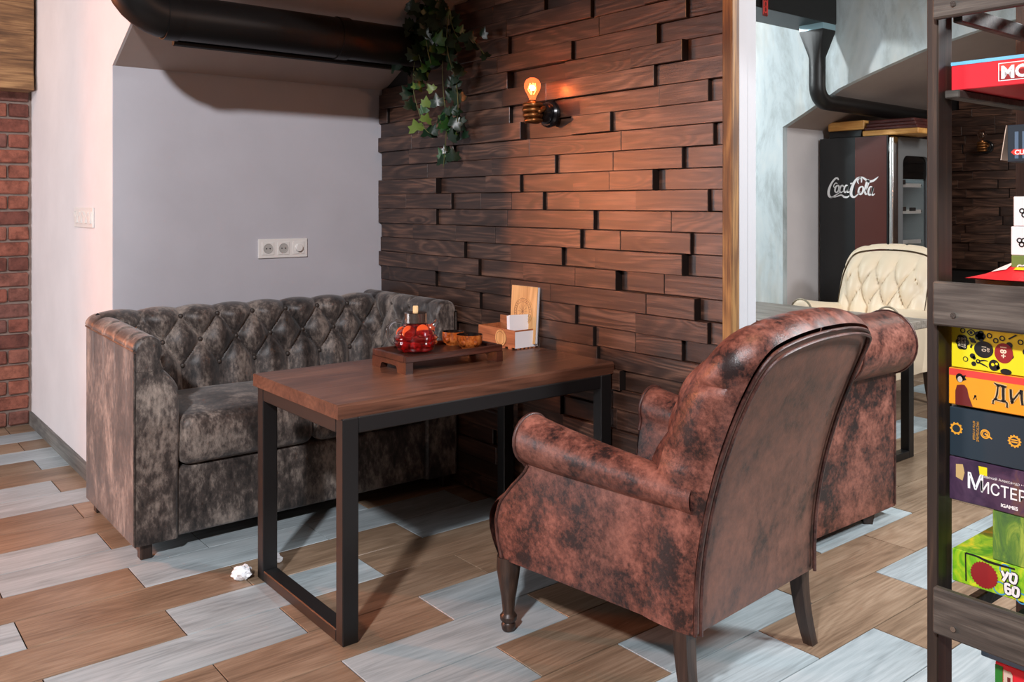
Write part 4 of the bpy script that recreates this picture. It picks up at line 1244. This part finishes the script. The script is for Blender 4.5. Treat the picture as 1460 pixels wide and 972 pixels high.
# red box
g = game('game_box', 'red board game box with white lettering on the upper shelf', 1.535, .7, 1.5665, .40, .27, .0475, M['red'], R(.5))
MB().box((-.0108, -.0008, .0425), (.40, .02, .0482)).build('blue_edge', M['skyblue'], g)
fx = .066
decal('title_frame', [(fx, .008), (.3, .008), (.3, .038), (fx, .038)], M['white'], g, -.0005)
decal('title_panel', [(fx + .0015, .0095), (.299, .0095), (.299, .0365), (fx + .0015, .0365)], M['darkred'], g, -.0008)
decal('title_stripe', [(fx + .0015, .025), (.299, .025), (.299, .0365), (fx + .0015, .0365)], M['signred'], g, -.001)
text('title', 'MO', .028, M['white'], g, fx + .004, .0125, -.0013, bold=.0012)
# level two: bag, two white boxes, green one, dark comic box
bg = thing('snack_bag', 'red and yellow glossy packet lying flat on the middle rail', 'packet', (1.56, .715, 1.2425), R(-90), None)
P = []
for i in range(13):
    row = []
    for j in range(9):
        u, v = i / 12, j / 8
        h = .034 * v * min(1, u * 4) + .004 * (math.sin(PI * u) * math.sin(PI * v)) ** .6
        row.append((.012 + .2 * u, .01 + .12 * v, .002 + h + .001 * mnoise.noise(Vector((u * 6, v * 6, 0)))))
    P.append(row)
m = MB().grid(P); m.grid([[(p[0], p[1], .001) for p in r_] for r_ in P], flip=True); m.build('wrapper', M['red'], bg, smooth=60, merge=True)
def on_bag(u, v): 
    return (.012 + .2 * u, .01 + .12 * v, .0042 + .034 * v * min(1, u * 4) + .004 * (math.sin(PI * u) * math.sin(PI * v)) ** .6)
m = MB(); m.grid([[on_bag(.32 + .24 * a / 6, .30 + .1 * b) for b in range(2)] for a in range(7)]); m.grid([[on_bag(.32 + .24 * a / 6, .55 + .1 * b) for b in range(2)] for a in range(7)]); m.build('yellow_stripe', M['yellow'], bg)
MB().grid([[on_bag(.14 + .12 * a / 3, .3 + .35 * b / 3) for b in range(4)] for a in range(4)]).build('white_patch', M['white'], bg)
MB().grid([[on_bag(.62 + .3 * a / 3, .15 + .5 * b / 3) for b in range(4)] for a in range(4)]).build('pale_patch', M['skyblue'], bg)
def cube_box(z, h, mat, lab, yy, mark):
    g = game('cube_box', lab, 1.625, yy, z, .16, .1, h, mat, ext=0.0)
    mk = MB()
    for dx, dz in ((.014, .0), (.021, .0), (.0175, -.007)): ribbon(mk, circ(dx, h * .52 + dz, .0036, 10), [.0011], -.0006, 2)
    mk.build('clover_mark', mark, g)
cube_box(1.2425, .041, M['olive'], 'green small game box with white clover mark, under two white boxes', .650, M['white'])
cube_box(1.2840, .0495, M['white'], 'lower white small game box with clover mark at shelf right edge', .6505, M['black'])
cube_box(1.3340, .051, M['white'], 'upper white small game box with clover mark at shelf right edge', .6465, M['black'])
g = game('support_box', 'plain dark box behind the white boxes holding the comic box', 1.76, .60, 1.2425, .2, .1, .200, M['black'], ext=0.0)
g = game('comic_box', 'dark worn box with open flap and red white logo, upper right', 1.622, .655, 1.4445, .22, .14, .064, M['navy'], R(1), ext=0.0)
MB().add([(-.001, .0, .064), (-.001, .05, .064), (-.012, .05, .004), (-.010, .0, .004), (-.0022, .0, .064), (-.0022, .05, .064), (-.0132, .05, .004), (-.0112, 0, .004)],
         [(0,1,2,3),(7,6,5,4),(0,4,5,1),(1,5,6,2),(2,6,7,3),(3,7,4,0)]).build('open_flap', M['tan'], g)
for k in range(5):
    decal('grey_bar', [(.012 + k * .012, .006), (.018 + k * .012, .006), (.018 + k * .012, .052), (.012 + k * .012, .052)], M['slate'], g, -.0005)
decal('logo', [(.006, .017), (.011, .012), (.08, .010), (.08, .022), (.011, .022)], M['signred'], g, -.0009)
text('logo_text', 'CUL', .011, M['white'], g, .012, .0128, -.0013, bold=.0004)

# yellow box with black doodles
g = game('game_box', 'yellow party game box with black doodles and red 18+ badge', 1.533, .699, 1.0935, .30, .30, .0715, M['yellow'])
dm = MB()
rn = random.Random(6)
def disc(m, cx_, cz_, r, y, n=18, rz=None):
    b = len(m.v); m.v += [(cx_ + r * math.cos(2*PI*k/n), y, cz_ + (rz or r) * math.sin(2*PI*k/n)) for k in range(n)]; m.f.append(tuple(range(b, b + n)))
for cx_, cz_ in ((.009, .064), (.052, .060), (.072, .058), (.062, .053), (.1, .055), (.118, .060)): ribbon(dm, circ(cx_, cz_, .0036, 12), [.0009], -.0005, 2)
ribbon(dm, [(.016, .062), (.0225, .067), (.029, .062), (.0225, .057), (.016, .062)], [.001], -.0005, 3); disc(dm, .0225, .062, .0026, -.0005)
for cx_, cz_, r in ((.025, .049, .004), (.021, .052, .002), (.029, .047, .002), (.0135, .016, .0045), (.025, .023, .0045), (.0275, .020, .003), (.027, .010, .004), (.083, .048, .005), (.086, .030, .004), (.034, .015, .0038), (.066, .009, .003), (.118, .02, .004), (.108, .04, .005)): disc(dm, cx_, cz_, r, -.0005)
ribbon(dm, [(.036, .016), (.044, .018), (.05, .017)], [.0012, .0012, .0004], -.0005, 3); ribbon(dm, [(.036, .013), (.044, .010), (.05, .007)], [.0012, .0012, .0004], -.0005, 3)
for a in np.linspace(0, 2 * PI, 7)[:-1]: disc(dm, .008 + .0055 * math.cos(a), .044 + .008 * math.sin(a), .0056, -.0005)
for a in np.linspace(0, 2 * PI, 6)[:-1]: disc(dm, .037 + .004 * math.cos(a), .058 + .004 * math.sin(a), .005, -.0005)
disc(dm, .0595, .012, .0085, -.0005, 18, .0095); disc(dm, .078, .004, .009, -.0005, 12, .005)
for k in range(26): disc(dm, rn.uniform(.11, .29), rn.uniform(.006, .068), rn.uniform(.002, .006), -.0005)
ribbon(dm, [(.022, .036), (.024, .042)], [.0016], -.0005, 2); ribbon(dm, [(.082, .058), (.094, .066)], [.0012], -.0005, 2)
dm.build('doodles', M['black'], g)
wm = MB(); disc(wm, .0135, .016, .0030, -.0008); disc(wm, .034, .0155, .0014, -.0008); disc(wm, .0575, .013, .0026, -.0008); disc(wm, .0635, .015, .002, -.0008); wm.build('doodle_eyes', M['yellow'], g)
bd = MB(); disc(bd, .043, .036, .0155, -.0006, 24, .0140); bd.build('dark_badge', M['black'], g)
rd = MB(); disc(rd, .0745, .034, .0145, -.0007, 28, .0165); rd.build('red_badge', M['darkred'], g)
text('badge_text', '18+', .0135, M['cream'], g, .0695, .047, -.001, R(-90), 1.0, bold=.0003)
text('badge_text', '10', .0105, M['cream'], g, .040, .043, -.001, R(-90))
text('badge_text', 'до', .006, M['cream'], g, .0490, .0395, -.001, R(-90))
for k in range(3): text('badge_text', ['СЛОВО', 'ВМЕСТЕ', 'ИГРАЕМ'][k][:5], .0048, M['cream'], g, .0105 - .0045 * k, .052, -.001, R(-90))

# orange box
g = game('game_box', 'orange board game box with dark ornate Cyrillic title', 1.533, .7035, 1.0295, .30, .30, .0625, M['amber'])
decal('top_band', [(-.0095, .050), (.3, .050), (.3, .0615), (-.0095, .0615)], M['signred'], g, -.0003)
fig = MB()
fig.add([(p[0], -.0006, p[1]) for p in [(.001, .001), (.030, .001), (.0235, .018), (.021, .030), (.0165, .036), (.012, .036), (.004, .034), (.001, .024)]], [tuple(range(8))])
fig.build('dress_print', M['maroon'], g)
fh = MB(); disc(fh, .0085, .047, .0066, -.0006, 16, .0075); fh.add([(p[0], -.0006, p[1]) for p in [(.012, .051), (.019, .053), (.017, .049), (.0195, .045), (.0125, .042)]], [(0, 1, 2, 3, 4)]); fh.build('hair_print', M['black'], g)
ff = MB(); disc(ff, .009, .0445, .0042, -.0009, 14, .0052); ff.build('face_print', M['tan'], g)
for dy, mt, e in ((-.0009, 'palegold', .0017), (-.0012, 'black', 0.0)):
    tm = MB()
    def rs(p, wd_): ribbon(tm, p, [q + e for q in wd_], dy, 4)
    rs([(.064, .0475), (.069, .045), (.076, .0445), (.084, .0435)], [.0005, .0016, .0014, .0008]); rs([(.0705, .044), (.069, .030), (.066, .020)], [.001, .0014, .001]); rs([(.0785, .044), (.0785, .030), (.0790, .019)], [.0022, .0022, .0018])
    rs([(.0625, .012), (.0645, .0195), (.078, .0185), (.084, .018), (.0845, .010)], [.0012, .001, .001, .001, .0014])
    rs([(.090, .041), (.0905, .028), (.092, .0175)], [.0018, .0018, .0012]); rs([(.091, .019), (.098, .030), (.106, .042)], [.0008, .0012, .0008]); rs([(.107, .042), (.1065, .030), (.108, .018)], [.0018] * 3)
    rs([(.118, .042), (.1265, .030), (.136, .019)], [.0014] * 3); rs([(.135, .042), (.126, .030), (.117, .019)], [.001] * 3)
    tm.build('title', M[mt], g)
bm_ = MB(); disc(bm_, .034, .020, .002, -.0006); ribbon(bm_, [(.031, .014), (.034, .020), (.036, .014)], [.0007], -.0006, 3); bm_.build('bird_print', M['black'], g)
# dark blue box
g = game('game_box', 'dark navy board game box with golden gear emblems', 1.533, .702, .9415, .30, .30, .0835, M['navy'])
def gear(m, cx_, cz_, r, y, teeth=12):
    pts = []
    for k in range(teeth * 4):
        a = 2 * PI * k / (teeth * 4); q = r * (1.0 if k % 4 in (0, 1) else .84); pts.append((cx_ + q * math.cos(a), cz_ + q * math.sin(a)))
    n = len(pts); b = len(m.v)
    m.v += [(p[0], y, p[1]) for p in pts] + [(cx_ + r * .6 * math.cos(2*PI*k/n), y, cz_ + r * .6 * math.sin(2*PI*k/n)) for k in range(n)]
    m.f += [(b + k, b + (k + 1) % n, b + n + (k + 1) % n, b + n + k) for k in range(n)]
gm = MB(); gear(gm, .094, .045, .0105, -.0006); gear(gm, .0012, .0475, .0108, -.0006, 10)
ribbon(gm, circ(.0485, .0475, .0068, 14), [.0010], -.0006, 2); ribbon(gm, circ(.0485, .0475, .0045, 14), [.0007], -.0006, 2)
gm.add([(p[0], -.0007, p[1]) for p in [(.047, .0475), (.049, .0495), (.060, .0425), (.059, .0405)]], [(0, 1, 2, 3)])
ribbon(gm, [(.089, .0435), (.099, .0435)], [.001], -.0006, 1); ribbon(gm, [(.089, .047), (.099, .047)], [.001], -.0006, 1)
gm.build('gear_print', M['gold'], g)
text('side_text', 'НАСТОЛЬНЫЕ', .0058, M['gold'], g, .0345, .066, -.0008, R(-90), .82)
text('side_text', 'ИГРЫ И ХОББИ', .0052, M['gold'], g, .0285, .066, -.0008, R(-90), .80)
# purple box
g = game('game_box', 'purple board game box with white serif Cyrillic title', 1.533, .7025, .8665, .30, .30, .0735, M['plum_art'])
decal('window_print', [(.001, .040), (.012, .036), (.0155, .050), (.0125, .064), (.001, .062)], M['palegold'], g, -.0005)
decal('glow_print', [(.040, .053), (.052, .053), (.052, .067), (.038, .067)], M['yellow'], g, -.0005)
text('title', 'М', .036, M['white'], g, .0185, .0265, -.0009, 0, .92, bold=.0006)
text('title', 'ИСТЕРИУМ', .026, M['white'], g, .0405, .0245, -.0009, 0, .84, bold=.0003)
text('author_text', 'Невский Александр • Сидоренко', .0062, M['white'], g, .0425, .0495, -.0009)
text('maker_text', 'IGAMES', .0078, M['white'], g, .0735, .0085, -.0009, bold=.0003)
# grass box standing on the lime one
g = game('game_box', 'tall box printed with green grass standing on the lime box', 1.536, .6435, .7835, .20, .06, .0815, M['grass'], ext=0.0)
# lime box
g = game('game_box', 'lime green party game box with red sawtooth badge, behind the lower rail', 1.536, .699, .7265, .30, .30, .0555, M['lime_art'], R(1))
sm = MB(); pts = []
for k in range(56):
    a = 2 * PI * k / 56; q = .0225 if k % 2 else .0205; pts.append((.042 + q * math.cos(a), .0255 + q * math.sin(a)))
sm.add([(p[0], -.0007, p[1]) for p in pts], [tuple(range(56))]); sm.build('saw_badge', M['darkred'], g)
bm_ = MB(); ribbon(bm_, [(.012, .054), (.0125, .030), (.013, .006)], [.0012], -.0006, 2); ribbon(bm_, [(.0125, .0535), (.03, .0535), (.05, .050), (.09, .0505)], [.0016, .0016, .0022, .0014], -.0006, 3); bm_.build('border_print', M['black'], g)
for dy, mt, e in ((-.0008, 'black', .0016), (-.0011, 'white', 0)):
    tm = MB()
    def rs(p, wd_=.0022): ribbon(tm, p, [wd_ + e], dy, 3)
    rs([(.070, .042), (.074, .034)]); rs([(.080, .043), (.076, .034), (.072, .026)]); rs([(.084, .042), (.083, .030), (.090, .028), (.092, .041), (.085, .042)]) 
    rs([(.083, .022), (.076, .022), (.077, .008), (.083, .009), (.083, .015), (.077, .0155)]); rs([(.088, .021), (.087, .009), (.094, .008), (.095, .020), (.088, .021)])
    tm.build('title', M[mt], g)
cm = MB()
for cx_, cz_, r in ((.075, .045, .008), (.067, .012, .010), (.1, .006, .008)): ribbon(cm, circ(cx_, cz_, r, 14), [.0011], -.0005, 2)
cm.build('swirl_print', M['bluish'], g)
# boxes on the lowest level, only their tops in frame
g = game('game_box', 'plain slate blue box just below the lower shelf rail', 1.536, .662, .616, .30, .25, .03, M['slate'], R(.5), ext=0.0)
g = game('food_carton', 'red and green printed carton at the bottom right corner', 1.538, .640, .2365, .18, .12, .3785, M['red'], ext=0.0)
decal('green_panel', [(0, .2), (.012, .2), (.012, .374), (0, .374)], M['green'], g, -.0005)
decal('white_panel', [(.013, .2), (.027, .2), (.027, .366), (.024, .370), (.013, .370)], M['tan'], g, -.0005)
decal('icon', [(.019, .352), (.024, .352), (.024, .360), (.019, .360)], M['maroon'], g, -.0008)
